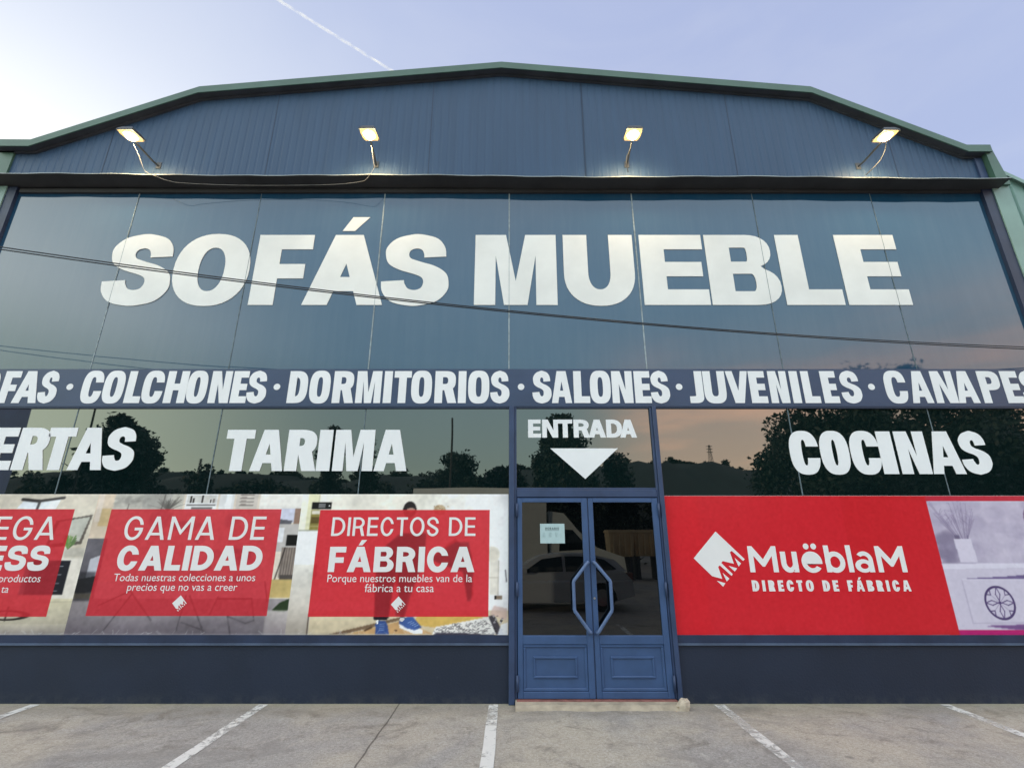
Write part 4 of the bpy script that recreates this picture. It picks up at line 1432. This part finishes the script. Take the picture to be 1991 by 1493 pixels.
P4.rect(4.925, x1, .70, 1.385, (208, 200, 218), 1, 0).line((4.925, 1.385), (6.6, 1.40), .02, (190, 180, 204), .8).poly([(4.925, 1.33), (4.925, 1.385), (6.7, 1.41), (6.7, 1.36)], (222, 216, 232), 1, 1)
P4.poly([(5.12, 1.23), (5.65, 1.255), (6.5, 1.33), (6.5, 1.25), (5.9, 1.225)], (112, 96, 142), 1, 1)
P4.line((5.10, 1.22), (5.10, .77), .010, (176, 166, 190), .9).line((5.10, 1.22), (6.5, 1.22), .008, (226, 220, 234), .8).line((5.10, .77), (6.5, .79), .010, (180, 170, 194), .8)
P4.poly([(5.20, .745), (5.6, .70), (6.6, .70), (6.6, .78), (5.9, .765)], (110, 70, 128), .9, 2).poly([(5.7, .70), (6.6, .70), (6.6, .76), (5.95, .75)], (80, 40, 96), .8, 2)
P4.ring(5.46, .978, .158, .165, .022, (74, 56, 104), 1, 0)
for k_ in range(4):
    a = k_ * PI / 2
    for da in (-.28, .28):
        P4.line((5.46 + .02 * math.cos(a), .978 + .02 * math.sin(a)), (5.46 + .09 * math.cos(a + da), .978 + .09 * math.sin(a + da)), .010, (90, 72, 118), 1, 0)
        P4.line((5.46 + .09 * math.cos(a + da), .978 + .09 * math.sin(a + da)), (5.46 + .158 * math.cos(a), .978 + .165 * math.sin(a)), .010, (90, 72, 118), 1, 0)
    a += PI / 4
    for da in (-.22, .22):
        P4.line((5.46 + .155 * math.cos(a + da), .978 + .16 * math.sin(a + da)), (5.46 + .115 * math.cos(a), .978 + .115 * math.sin(a)), .010, (80, 62, 108), 1, 0)
    P4.line((5.46, .978), (5.46 + .115 * math.cos(a), .978 + .115 * math.sin(a)), .006, (150, 136, 170), .8, 0)
P4.oval(5.46, .978, .016, .016, (80, 60, 110), 1, 0)
# seated figure at the picture's right edge
P4.oval(6.12, 1.88, .10, .13, (90, 60, 104), 1, 2).oval(6.16, 1.84, .08, .10, (214, 170, 190), 1, 1)
P4.poly([(5.95, 1.66), (6.05, 1.78), (6.30, 1.80), (6.45, 1.6), (6.4, 1.4), (6.0, 1.4), (6.0, 1.66)], (216, 150, 186), 1, 2).poly([(5.96, 1.66), (6.06, 1.70), (6.06, 1.42), (5.98, 1.42)], (226, 216, 226), 1, 1)
P4.rect(4.92, x1, .64, .70, (188, 24, 110), 1, 1).rect(4.92, x1, 2.083, 2.15, (196, 40, 62), 1, 0)
P4.noise(2.5, 3)
for _ in range(30):
    a = random.uniform(x0, x1)
    P4.line((a, .648), (a + random.uniform(.04, .2), .650), .008, (240, 200, 200), random.uniform(.2, .7), 0)
pb = poster('long red poster with white brand emblem and lilac furniture picture, right of the doors', x0, x1, z0, z1)
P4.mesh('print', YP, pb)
logo(pb, 2.376, 1.440, .288, YP - .0005)
bm = MB()
YB = YP - .0005
M_ = [(0, 0), (.058, 0), (.058, .175), (.150, .060), (.176, .060), (.268, .175), (.268, 0), (.326, 0), (.326, .282), (.276, .282), (.163, .138), (.050, .282), (0, .282)]
for xx in (2.716, 4.182):
    bm.prism([(xx + p[0], 1.297 + p[1]) for p in M_], YB - .0015, YB)
zb = 1.297
# u
bm.prism([(3.083, zb + .222), (3.143, zb + .222)] + arc(3.185, zb + .10, .042, .052, PI, 1.5 * PI, 8) + arc(3.170, zb + .10, .045, .052, 1.5 * PI, 2 * PI, 8) + [(3.215, zb + .222), (3.275, zb + .222), (3.275, zb), (3.218, zb), (3.218, zb + .028)] + arc(3.172, zb + .095, .089, .099, 1.72 * PI, PI, 14), YB - .0015, YB)
# e with two dots
e_o = arc(3.436, zb + .109, .118, .115, .0, 1.80 * PI, 34)
e_i = arc(3.436, zb + .109, .062, .066, 1.78 * PI, PI, 16)
bm.prism(e_o + e_i + [(3.374, zb + .089), (3.553, zb + .089)], YB - .0015, YB, [])
bm.v_hole = None
# b, l
bm.prism([(3.592, zb), (3.650, zb), (3.650, zb + .290), (3.592, zb + .290)], YB - .0015, YB)
bm.prism(arc(3.702, zb + .109, .114, .115, 0, 2 * PI, 30)[:-1], YB - .0017, YB - .0002, [arc(3.702, zb + .109, .057, .062, 0, 2 * PI, 26)[:-1]])
bm.prism([(3.845, zb), (3.903, zb), (3.903, zb + .292), (3.845, zb + .292)], YB - .0015, YB)
# a
bm.prism([(4.080, zb), (4.138, zb)] + arc(4.040, zb + .128, .098, .097, 0, .78 * PI, 16) + arc(4.040, zb + .128, .050, .050, .74 * PI, 0, 12) + [(4.080, zb + .12)], YB - .0015, YB)
bm.prism(arc(4.022, zb + .068, .096, .072, 0, 2 * PI, 26)[:-1], YB - .0017, YB - .0002, [arc(4.030, zb + .066, .045, .030, 0, 2 * PI, 20)[:-1]])
for xx in (3.395, 3.482):
    bm.prism(arc(xx, zb + .279, .033, .033, 0, 2 * PI, 18)[:-1], YB - .0015, YB)
bm.build('name_text', 'print_white', pb)
tm = MB()
word(tm, 'DIRECTO DE FÁBRICA', 2.712, 4.500, 1.097, 1.212, .034, .026, YB, .036, e=2.3)
tm.build('heading_text', 'print_white', pb)

# notice sheet taped inside the door glass
NS = thing('notice_sheet', 'small pale opening hours sheet taped on the left door glass', 'notice', (0.469, -0.021, 1.61))
MB().box(0.327, 0.612, -0.0225, -0.0205, 1.609, 1.827).build('paper', 'paper', NS)
nm = MB()
word(nm, 'HORARIO', .388, .548, 1.760, 1.786, .0055, .0045, -.0228, .0055, .0006)
nm.box(.386, .550, -.0234, -.0228, 1.750, 1.7535)
nm.build('heading_text', 'ink', NS)
nb = MB()
for c in range(3):
    for r_ in range(5):
        wv = random.uniform(.022, .036)
        nb.box(.356 + c * .072, .356 + c * .072 + wv, -.0234, -.0228, 1.680 + r_ * .011, 1.685 + r_ * .011)
nb.build('rows_text', 'faint_ink', NS)


# ------------------------------------------------------------------ floodlights
def lamp_light(root, pos, aim):
    ld = bpy.data.lights.new('flood', 'SPOT')
    ld.energy = 46
    ld.color = (1.0, 0.72, 0.38)
    ld.spot_size = R(168)
    ld.spot_blend = 0.9
    ld.shadow_soft_size = 0.07
    lo = bpy.data.objects.new('flood', ld)
    COL.objects.link(lo)
    lo.parent = root
    lo.location = Vector(pos) - Vector(root.location)
    lo.rotation_euler = (Vector(pos) - Vector(aim)).to_track_quat('Z', 'Y').to_euler()


LAMPS = [(-5.35, 7.00, 'lit floodlight nearest the left roof corner, above the first letter', 0.06),
         (-2.005, 7.02, 'lit floodlight with a white flex hanging onto the ledge, left of the gable middle', -0.03),
         (1.700, 7.02, 'lit floodlight right of the gable middle, above the letter U', 0.02),
         (5.24, 6.99, 'lit floodlight nearest the right roof corner, above the last letter', -0.06)]
for x, z, lab, sw_ in LAMPS:
    root = thing('floodlight', lab, 'floodlight', (x, 0.0, z), 'lit floodlights on arms along the gable')
    am = MB()
    am.tube([(x + sw_, 0.0, z - 0.03), (x + sw_ * .7, -0.10, z - 0.028), (x, -0.44, z + 0.02)], 0.014, 8)
    am.box(x + sw_ - .035, x + sw_ + .035, -0.010, 0.0, z - .08, z + .03)
    am.build('arm', 'lamp_body', root)
    # housing tilted towards the wall, lens on its underside
    ca, sa = math.cos(R(8)), math.sin(R(8))

    def T(u, v_, w_):
        # u across, v_ outwards, w_ up, before tilting about x
        return (x + u, -0.50 - (v_ * ca + w_ * sa) * 1.0, z + 0.045 + (w_ * ca - v_ * sa) * 1.0 + .0)
    hb = MB()
    pr_ = [(-.112, -.125), (.112, -.125), (.112, .125), (-.112, .125)]
    top = [(-.075, -.085), (.075, -.085), (.075, .085), (-.075, .085)]
    vv = [T(a, b_, 0) for a, b_ in pr_] + [T(a, b_, .022) for a, b_ in pr_] + [T(a, b_, .075) for a, b_ in top]
    hb.add(vv, [(0, 1, 5, 4), (1, 2, 6, 5), (2, 3, 7, 6), (3, 0, 4, 7), (4, 5, 9, 8), (5, 6, 10, 9), (6, 7, 11, 10), (7, 4, 8, 11), (8, 9, 10, 11)])
    hb.add([T(0, .1, .02), T(.02, .1, .02), T(.02, -.09, -.02), T(0, -.09, -.02)], [(0, 1, 2, 3)])
    hb.build('housing', 'lamp_body', root)
    ln = MB()
    ins = [(.082 * math.cos(q), .098 * math.sin(q)) for q in [2 * PI * j / 14 for j in range(14)]]
    dome = [(.048 * math.cos(q), .060 * math.sin(q)) for q in [2 * PI * j / 14 for j in range(14)]]
    vv = [T(a, b_, -.001) for a, b_ in ins] + [T(a, b_, -.045) for a, b_ in dome]
    ln.add(vv, [(j, (j + 1) % 14, 14 + (j + 1) % 14, 14 + j) for j in range(14)] + [tuple(14 + j for j in range(14))])
    ln.build('lens', 'lens', root)
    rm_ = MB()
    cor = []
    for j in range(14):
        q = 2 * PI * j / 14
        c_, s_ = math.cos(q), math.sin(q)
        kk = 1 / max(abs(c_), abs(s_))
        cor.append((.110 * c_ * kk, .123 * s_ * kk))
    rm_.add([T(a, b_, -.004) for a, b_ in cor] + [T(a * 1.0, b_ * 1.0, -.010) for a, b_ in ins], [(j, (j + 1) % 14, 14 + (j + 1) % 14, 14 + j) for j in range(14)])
    rm_.build('reflector_glow', 'reflector_glow', root)
    lamp_light(root, T(0, 0, -.08), (x, -0.02, z - 1.25))


def bez(pts, n=8):
    """Catmull-Rom through the points."""
    out = []
    q = [pts[0]] + list(pts) + [pts[-1]]
    for i in range(1, len(q) - 2):
        for j in range(n):
            u = j / n
            p0, p1, p2, p3 = (Vector(q[i - 1]), Vector(q[i]), Vector(q[i + 1]), Vector(q[i + 2]))
            out.append(0.5 * ((2 * p1) + (p2 - p0) * u + (2 * p0 - 5 * p1 + 4 * p2 - p3) * u * u + (3 * p1 - p0 - 3 * p2 + p3) * u ** 3))
    out.append(Vector(pts[-1]))
    return out


cb = MB()
cb.tube(bez([(-5.36, -0.42, 6.98), (-5.30, -.34, 6.83), (-5.247, -.30, 6.69), (-5.20, -.275, 6.622), (-5.04, -.285, 6.541), (-4.875, -.27, 6.480), (-4.65, -.22, 6.475), (-3.92, -.16, 6.49), (-3.0, -.16, 6.49), (-2.47, -.20, 6.475), (-2.14, -.27, 6.46), (-2.05, -.285, 6.50), (-1.96, -.30, 6.665), (-1.965, -.33, 6.75), (-1.995, -.40, 6.96)]), 0.0027, 6)
tag(cb.build('cable', 'cable_white', None, True), 'white flex drooping in front of the ledge between the two left floodlights', 'cable')
cb = MB()
cb.tube(bez([(5.30, -.42, 6.99), (5.30, -.36, 6.90), (5.255, -.30, 6.80), (5.16, -.27, 6.70), (5.06, -.23, 6.61)]), 0.007, 6)
tag(cb.build('cable', 'cable_black', None, True), 'short dark flex hanging from the floodlight nearest the right roof corner', 'cable')
cb = MB()
cb.tube(bez([(1.69, -.42, 6.99), (1.665, -.36, 6.90), (1.63, -.31, 6.81), (1.655, -.26, 6.63)]), 0.007, 6)
tag(cb.build('cable', 'cable_black', None, True), 'short dark flex hanging from the floodlight above the letter U', 'cable')

# overhead wires sloping in front of the facade
for (wl, wr, zl, zm, zr), lab in (((2.05296, .24224, 4.78721, 4.0106, 3.91327), 'upper of two thin black wires crossing in front of the big letters'),
                                 ((2.16569, .7716, 4.71078, 3.83548, 3.65069), 'lower of two thin black wires crossing in front of the big letters')):
    pts = []
    for i in range(60):
        s = -0.50 + 1.78 * i / 59
        pts.append((-8 + 16 * s, -(wl + (wr - wl) * s), zl * (1 - s) * (1 - 2 * s) + zm * 4 * s * (1 - s) + zr * s * (2 * s - 1)))
    wm = MB()
    wm.tube(pts, 0.006, 6)
    tag(wm.build('overhead_wire', 'cable_black', None, True), lab, 'wire', 'wires across the front')

# pale stone beside the door
st = MB()
rings = []
for i, (zz, rr) in enumerate(((0, .062), (.035, .072), (.075, .060), (.098, .035))):
    rings.append([(1.743 + (rr * 1.0 + random.uniform(-.010, .010)) * math.cos(a) + .006 * i, -.20 + (rr * .8 + random.uniform(-.008, .008)) * math.sin(a), zz + random.uniform(-.006, .006) * (i > 0)) for a in [2 * PI * q / 7 + .3 for q in range(7)]])
vv = [p for r_ in rings for p in r_]
ff = [(7 * i + j, 7 * i + (j + 1) % 7, 7 * i + 7 + (j + 1) % 7, 7 * i + 7 + j) for i in range(3) for j in range(7)] + [tuple(21 + j for j in range(7)), tuple(reversed(range(7)))]
st.add(vv, ff)
tag(st.build('stone', 'stone'), 'pale loose stone on the ground by the right door post', 'stone')

# ------------------------------------------------------------------ neighbouring hall, right
NB = thing('neighbour_hall', 'pale green ribbed metal building just visible past the right corner', 'building', (12, 1.5, 0))
nbm = MB()


def nb_top(x):
    return 8.09 - (x - 9.15) * 0.68


x = 8.25
vv = []
while x < 15.0:
    for dx, dy in ((0, 0), (.19, 0), (.205, .03), (.235, .03), (.25, 0)):
        vv += [(x + dx, 1.5 + dy, 0), (x + dx, 1.5 + dy, nb_top(x + dx))]
    x += .25
nbm.add(vv, [(2 * i, 2 * i + 2, 2 * i + 3, 2 * i + 1) for i in range(len(vv) // 2 - 1)])
nbm.build('wall', 'green_rib', NB)
nr = MB()
nr.add([(8.2, 1.42, nb_top(8.2) + .03), (15.0, 1.42, nb_top(15.0) + .03), (15.0, 20, nb_top(15.0) + .03), (8.2, 20, nb_top(8.2) + .03), (8.2, 1.42, nb_top(8.2) - .06), (15.0, 1.42, nb_top(15.0) - .06)], [(0, 1, 2, 3), (0, 4, 5, 1)])
nr.build('roof', 'green_pale', NB)
MB().box(8.2, 8.3, 1.55, 20, 0, 8.4).build('side_wall', 'green_rib', NB)

# ------------------------------------------------------------------ what the glass mirrors: the far side of the road
def crown_mesh(cx, cy, z0, z1, rx, ry, n_clump, n_leaf, leaf, seed, cone=0.35, spread=0.16):
    r = np.random.default_rng(seed)
    q = r.normal(size=(n_clump, 3))
    q /= np.linalg.norm(q, axis=1)[:, None]
    q *= (r.random(n_clump) ** (1 / 2.4))[:, None]
    zc = (z0 + z1) / 2
    hz = (z1 - z0) / 2
    cl = q * np.array([rx, ry, hz])
    taper = 1 - cone * np.clip((q[:, 2] + 1) / 2, 0, 1) ** 1.2
    cl[:, 0] *= taper
    cl[:, 1] *= taper
    size = r.uniform(.7, 1.35, n_clump) * spread * (rx + hz)
    pts = []
    for c, s in zip(cl, size):
        p = r.normal(size=(n_leaf, 3))
        p *= (r.random(n_leaf) ** .42 / np.linalg.norm(p, axis=1))[:, None]
        k = r.random(n_leaf) < .10
        p[k] *= 1.35
        pts.append(c + p * s * np.array([1.1, 1.1, .85]))
    p = np.concatenate(pts) + np.array([cx, cy, zc])
    n = len(p)
    a = r.normal(size=(n, 3))
    a /= np.linalg.norm(a, axis=1)[:, None]
    b_ = np.cross(a, r.normal(size=(n, 3)))
    b_ /= np.linalg.norm(b_, axis=1)[:, None]
    l = leaf * r.uniform(.6, 1.3, n)[:, None]
    v = np.stack([p - a * l, p + b_ * l * .5, p + a * l, p - b_ * l * .5], 1).reshape(-1, 3)
    f = np.arange(n * 4).reshape(-1, 4)
    return v, f


def np_mesh(name, v, f, mat, parent=None):
    me = bpy.data.meshes.new(name)
    me.vertices.add(len(v))
    me.vertices.foreach_set('co', v.astype(np.float32).ravel())
    me.loops.add(f.size)
    me.loops.foreach_set('vertex_index', f.ravel().astype(np.int32))
    me.polygons.add(len(f))
    me.polygons.foreach_set('loop_start', (np.arange(len(f)) * f.shape[1]).astype(np.int32))
    me.update(calc_edges=True)
    me.materials.append(M[mat])
    o = bpy.data.objects.new(name, me)
    COL.objects.link(o)
    if parent is not None:
        o.parent = parent
        o.location = tuple(-c for c in world_loc(parent))
    return o


def tree(name, label, x, dist, top, rx, base=0.28, seed=1, mat='leaf', nc=46, nl=90, leaf=.20, spread=.15, cone=.35):
    root = thing(name, label, 'tree', (x, -dist, 0), 'trees across the road mirrored in the glass')
    tk = MB()
    tk.tube([(x, -dist, 0), (x + .1, -dist, top * .3), (x - .05, -dist, top * .62)], [.22 * top / 9, .16 * top / 9, .06], 8)
    rr = random.Random(seed)
    for i in range(6):
        a = rr.uniform(0, 2 * PI)
        h0 = top * rr.uniform(.28, .55)
        tk.tube([(x, -dist, h0), (x + math.cos(a) * rx * .35, -dist + math.sin(a) * rx * .35, h0 + top * .13), (x + math.cos(a) * rx * .7, -dist + math.sin(a) * rx * .7, h0 + top * .22)], [.08, .05, .02], 6)
    tk.build('trunk', 'bark', root)
    v, f = crown_mesh(x, -dist, top * base, top, rx, rx * .85, nc, nl, leaf, seed, cone=cone, spread=spread)
    np_mesh('crown', v, f, mat, root)


tree('broadleaf_tree', 'dark leafy tree mirrored in the glass behind the word at the left edge', -25.2, 25, 9.5, 4.1, .06, 11, 'leaf', 84, 380, .17, .085, .80)
tree('broadleaf_tree', 'slim dark tree mirrored behind the middle of the six letter word', -15.4, 35, 11.5, 1.25, .12, 12, 'leaf', 34, 220, .19, .10, .7)
tree('broadleaf_tree', 'slim dark tree mirrored behind the end of the six letter word', -12.6, 36, 11.0, 0.75, .12, 13, 'leaf_dark', 26, 190, .18, .10, .6)
tree('round_tree', 'wide domed tree mirrored left of the entrance posts', -5.4, 40, 9.3, 3.9, -.35, 14, 'leaf', 130, 420, .19, .085, .15)
tree('broadleaf_tree', 'low dark tree mirrored beside the left entrance post', -.6, 43, 9.2, 2.4, .08, 15, 'leaf_dark', 56, 280, .22, .11)
tree('broadleaf_tree', 'leafy tree mirrored behind the white triangle over the doors', 3.5, 28, 10.0, 3.1, .06, 16, 'leaf', 84, 380, .17, .085, .75)
tree('bush_tree', 'small bush mirrored right of the white triangle', 7.8, 30, 7.4, 1.6, .05, 17, 'leaf_dark', 30, 240, .17)
tree('large_tree', 'largest dark tree mirrored behind the seven letter word on the right', 20.8, 22, 11.1, 6.6, .10, 18, 'leaf', 150, 560, .15, .085, .25)
tree('broadleaf_tree', 'dark tree mirrored at the right edge of the glass', 31.5, 25, 9.8, 3.4, .12, 19, 'leaf_dark', 64, 300, .17)

# hedge row and hills
hv, hf = [], []
o_ = 0
r_ = np.random.default_rng(5)
for i in range(118):
    x = -82 + i * 1.25
    lo = 8.6 if x < -1 else (6.4 if x > 30 or x < 6 else 5.0)
    v, f = crown_mesh(x, -52 + r_.uniform(-3, 3), -1, lo + r_.uniform(-1.6, 1.4), 2.0, 1.6, 16, 110, .26, 100 + i, spread=.13)
    hv.append(v)
    hf.append(f + o_)
    o_ += len(v)
for i in range(190):
    x = -215 + i * 2.25 + r_.uniform(-.9, .9)
    rz = 26.5 + 3 * math.sin(x * .012 + 1.0) + 2 * math.sin(x * .031) + 1.2 * math.sin(x * .11) + 0.8 * math.sin(x * .27 + 2) + 0.010 * abs(x)
    v, f = crown_mesh(x, -198, rz - 4, rz + r_.uniform(-1.2, 2.4), 2.6, 2.0, 12, 60, .55, 400 + i, spread=.17)
    hv.append(v)
    hf.append(f + o_)
    o_ += len(v)
h_ = np_mesh('far_thicket', np.concatenate(hv), np.concatenate(hf), 'leaf_dark')
tag(h_, kind='stuff')
rg = np.random.default_rng(9)
nxh, nyh = 260, 26
X, Y = np.meshgrid(np.linspace(-700, 700, nxh), np.linspace(-70, -900, nyh))
ridge = 26.5 + 3 * np.sin(X * .012 + 1.0) + 2 * np.sin(X * .031) + 1.2 * np.sin(X * .11) + 0.8 * np.sin(X * .27 + 2) + 0.010 * np.abs(X)
prof = np.clip((-Y - 70) / 130.0, 0, 1)
prof = prof * prof * (3 - 2 * prof)
Zh = ridge * prof + rg.normal(size=X.shape) * 0.9 * prof - .5
v = np.stack([X, Y, Zh], -1).reshape(-1, 3)
i_ = np.arange(nxh * nyh).reshape(nyh, nxh)
q = np.stack([i_[:-1, :-1], i_[1:, :-1], i_[1:, 1:], i_[:-1, 1:]], -1).reshape(-1, 4)
tag(np_mesh('hills', v, q, 'hill'), kind='structure')


def lattice(name, label, x, y, z0, h, w_):
    mb = MB()
    for sx in (-1, 1):
        for sy in (-1, 1):
            mb.tube([(x + sx * w_, y + sy * w_, z0), (x + sx * w_ * .2, y + sy * w_ * .2, z0 + h)], .10, 4)
    for k in range(8):
        u = k / 8
        ww = w_ * (1 - .8 * u)
        zz = z0 + h * u
        w2 = w_ * (1 - .8 * (u + .125))
        mb.tube([(x - ww, y + ww, zz), (x + w2, y + w2, zz + h / 8)], .06, 4)
        mb.tube([(x + ww, y + ww, zz), (x - w2, y + w2, zz + h / 8)], .06, 4)
    for u in (.72, .84, .95):
        mb.tube([(x - w_ * 1.3, y, z0 + h * u), (x + w_ * 1.3, y, z0 + h * u)], .12, 4)
    tag(mb.build(name, 'mast'), label, 'mast')


lattice('pylon', 'lattice pylon on the hill mirrored right of the doors', 77, -180, 26, 10.5, 1.0)
lattice('radio_mast', 'thin mast on the skyline mirrored left of the six letter word', -100.5, -150, 20, 6.0, .4)
for x, y, z, lab in ((-3.22, -20, 8.0, 'plain dark pole mirrored in the glass left of the doors'), (-23.05, -20, 9.2, 'plain dark pole mirrored behind the word at the left edge')):
    pm_ = MB()
    pm_.tube([(x, y, 0), (x, y, z)], [.075, .05], 8)
    tag(pm_.build('utility_pole', 'pole_wood'), lab, 'pole', 'poles across the road')

# navy shed mirrored at the far left
SH = thing('shed', 'navy metal shed across the yard mirrored at the far left', 'building', (-23, -14, 0))
FP = [(-28, -14), (-20.40, -14), (-27.2, -20), (-33, -20)]
MB().add([(px, py, 0) for px, py in FP] + [(px, py, 7.6) for px, py in FP], [(0, 1, 5, 4), (1, 2, 6, 5), (2, 3, 7, 6), (3, 0, 4, 7)]).build('wall', 'shed', SH)
MB().add([(px, py, 7.6) for px, py in FP] + [(-24.2, -14, 8.5), (-30, -20, 8.5)], [(0, 1, 4), (1, 2, 5, 4), (2, 3, 5), (3, 0, 4, 5)]).build('roof', 'shed', SH)


# silver hatchback and white box truck parked behind the viewer
def wheel(root, x, y, r, wdt):
    t_ = MB()
    n = 20
    ring = lambda rr, yy: [(x + rr * math.cos(2 * PI * k / n), yy, r + rr * math.sin(2 * PI * k / n)) for k in range(n)]
    v = ring(r, y) + ring(r, y + wdt) + ring(r * .62, y) + ring(r * .62, y + wdt)
    f = []
    for k in range(n):
        j = (k + 1) % n
        f += [(k, j, n + j, n + k), (k, 2 * n + k, 2 * n + j, j), (n + k, n + j, 3 * n + j, 3 * n + k)]
    t_.add(v, f)
    ty = t_.build('wheel', 'tyre', root)
    rm = MB()
    v = ring(r * .62, y + wdt * .9) + [(x, y + wdt * .8, r)]
    rm.add(v, [(k, (k + 1) % n, n) for k in range(n)])
    rm.build('rim', 'steel', ty)


CAR = thing('parked_car', 'silver hatchback parked in the yard, mirrored in the door glass', 'car', (0.9, -7.6, 0))
cx0, yf, yb = -1.2, -6.75, -8.4


def taper_body(mb, prof, y0, y1, mi=0):
    """Side profile (x, z, inset) skinned between two sides."""
    k = len(prof)
    v = [(p[0], y0 - p[2], p[1]) for p in prof] + [(p[0], y1 + p[2], p[1]) for p in prof]
    tris = tessellate_polygon([[Vector((p[0], p[1], 0)) for p in prof]])
    f = [tuple(tr) for tr in tris] + [tuple(i + k for i in reversed(tr)) for tr in tris]
    f += [(i, (i + 1) % k, k + (i + 1) % k, k + i) for i in range(k)]
    mb.add(v, f, mi)


cbm = MB()
low_ = [(0, .30, .05), (.05, .55, .06), (.25, .70, .08), (1.15, .86, .05), (3.95, .90, .05), (4.15, .70, .06), (4.18, .35, .06), (3.7, .22, .04)]
low_ += arc(3.38, .31, .36, .36, 0, PI, 8) and [(p[0], p[1], .03) for p in arc(3.38, .25, .37, .40, 0, PI, 8)]
low_ += [(2.9, .20, .04), (1.2, .20, .04)] + [(p[0], p[1], .03) for p in arc(.78, .25, .37, .40, 0, PI, 8)] + [(.3, .22, .05)]
taper_body(cbm, [(cx0 + p[0], p[1], p[2]) for p in low_], yf, yb)
house = [(1.10, .86, .08), (1.85, 1.26, .22), (2.3, 1.33, .24), (3.2, 1.31, .24), (3.75, 1.18, .22), (4.05, .90, .10)]
taper_body(cbm, [(cx0 + p[0], p[1], p[2]) for p in house], yf, yb)
cbm.build('body', 'car', CAR)
for wn in ([(1.45, .89), (1.92, 1.20), (2.42, 1.265), (2.45, .90)], [(2.52, .90), (2.50, 1.265), (3.15, 1.25), (3.38, .92)], [(3.46, .93), (3.28, 1.23), (3.50, 1.18), (3.78, .95)]):
    for sgn, yy in ((1, yf), (-1, yb)):
        wmb = MB()
        pts = []
        for p in wn:
            ins = .065 + (p[1] - .86) * .34
            pts.append((cx0 + p[0], yy - sgn * ins + sgn * .012, p[1]))
        wmb.add(pts, [(0, 1, 2, 3)])
        wmb.build('window', 'dark_glass', CAR)
for x in (.78, 3.38):
    wheel(CAR, cx0 + x, yf - .20, .31, .19)
    wheel(CAR, cx0 + x, yb + .01, .31, .19)
mm = MB()
mm.box(cx0 + 1.38, cx0 + 1.55, yf - .03, yf + .13, .88, 1.0)
mm.build('side_mirror', 'car', CAR)
MB().box(cx0 + .03, cx0 + .22, yf - .35, yf - .07, .56, .68).build('headlight', 'steel', CAR)
MB().box(cx0 + 4.05, cx0 + 4.17, yf - .30, yf - .07, .66, .86).build('tail_light', 'tile_red', CAR)

VAN = thing('box_truck', 'white box truck parked behind the silver car, mirrored in the door glass', 'truck', (0, -11.5, 0))
MB().box(-3.4, 1.16, -13.2, -11.1, .75, 3.35).build('cargo_box', 'van', VAN)
cab = MB()
taper_body(cab, [(1.24, .35, 0), (1.24, 2.55, .12), (1.75, 2.48, .12), (2.25, 1.95, .10), (2.85, 1.42, .06), (3.75, 1.10, .04), (3.85, .40, .03)], -11.15, -13.15)
cab.build('cab', 'van', VAN)
wv_ = MB()
wv_.add([(1.55, -11.20, 1.30), (1.60, -11.24, 1.98), (2.05, -11.24, 1.96), (2.62, -11.18, 1.36)], [(0, 1, 2, 3)])
wv_.build('side_window', 'dark_glass', VAN)
for x in (-2.3, 3.0):
    wheel(VAN, x, -11.35, .36, .22)
    wheel(VAN, x, -13.15, .36, .22)

# cream waste containers beyond the yard
CTS = [(4.75, -16.6, 'cream ribbed waste container nearest the truck, mirrored in the right door glass'), (5.95, -17.0, 'cream ribbed waste container beside the first, mirrored at the right door edge')]
for x, y, lab in CTS:
    ct = thing('waste_container', lab, 'container', (x, y, 0), 'cream waste containers across the yard')
    cm = MB()
    cm.add([(x - .5, y + .45, .95), (x + .5, y + .45, .95), (x + .55, y + .55, 1.95), (x - .55, y + .55, 1.95), (x - .5, y - .45, .95), (x + .5, y - .45, .95), (x + .55, y - .55, 1.95), (x - .55, y - .55, 1.95)],
           [(0, 1, 2, 3), (5, 4, 7, 6), (4, 0, 3, 7), (1, 5, 6, 2), (4, 5, 1, 0)])
    for k in range(4):
        cm.box(x - .40 + k * .25, x - .34 + k * .25, y + .5, y + .60, 1.0, 1.9)
    cm.build('body', 'skip', ct)
    MB().box(x - .58, x + .58, y - .58, y + .60, 1.95, 2.06).build('lid', 'skip', ct)
    for sx in (-.4, .4):
        MB().box(x + sx - .08, x + sx + .08, y - .4, y + .4, 0, .95).build('leg', 'mast', ct)

# ------------------------------------------------------------------ vapour trail high in the sky
m, t, b = new_mat('vapour')
b.inputs['Base Color'].default_value = (0.95, 0.93, 0.92, 1)
b.inputs['Roughness'].default_value = 1.0
b.inputs['Specular IOR Level'].default_value = 0.0
geo = N(t, 'ShaderNodeNewGeometry')
vn = N(t, 'ShaderNodeTexNoise', i_Scale=0.012, i_Detail=5.0)
L(t, geo.outputs['Position'], vn.inputs['Vector'])
lw = N(t, 'ShaderNodeLayerWeight', i_Blend=0.5)
fa = math_node(t, 'MULTIPLY', math_node(t, 'POWER', math_node(t, 'SUBTRACT', 1.0, lw.outputs['Facing'], True), 1.2), math_node(t, 'MULTIPLY', smooth(t, vn.outputs[0], 0.30, 0.70), 0.5))
L(t, fa, b.inputs['Alpha'])
M['vapour'] = m
ct = MB()
A, B = Vector((-2600, 3000, 4925)), Vector((-560, 3000, 3340))
pts = [A.lerp(B, i / 40) + Vector((random.uniform(-2, 2), 0, random.uniform(-2, 2))) for i in range(41)]
ct.tube(pts, [15 - 4 * (i / 40) + random.uniform(-2, 2) for i in range(41)], 12)
tag(ct.build('vapour_trail', 'vapour', None, True), 'thin white aircraft vapour trail slanting down behind the roof', 'vapour trail')
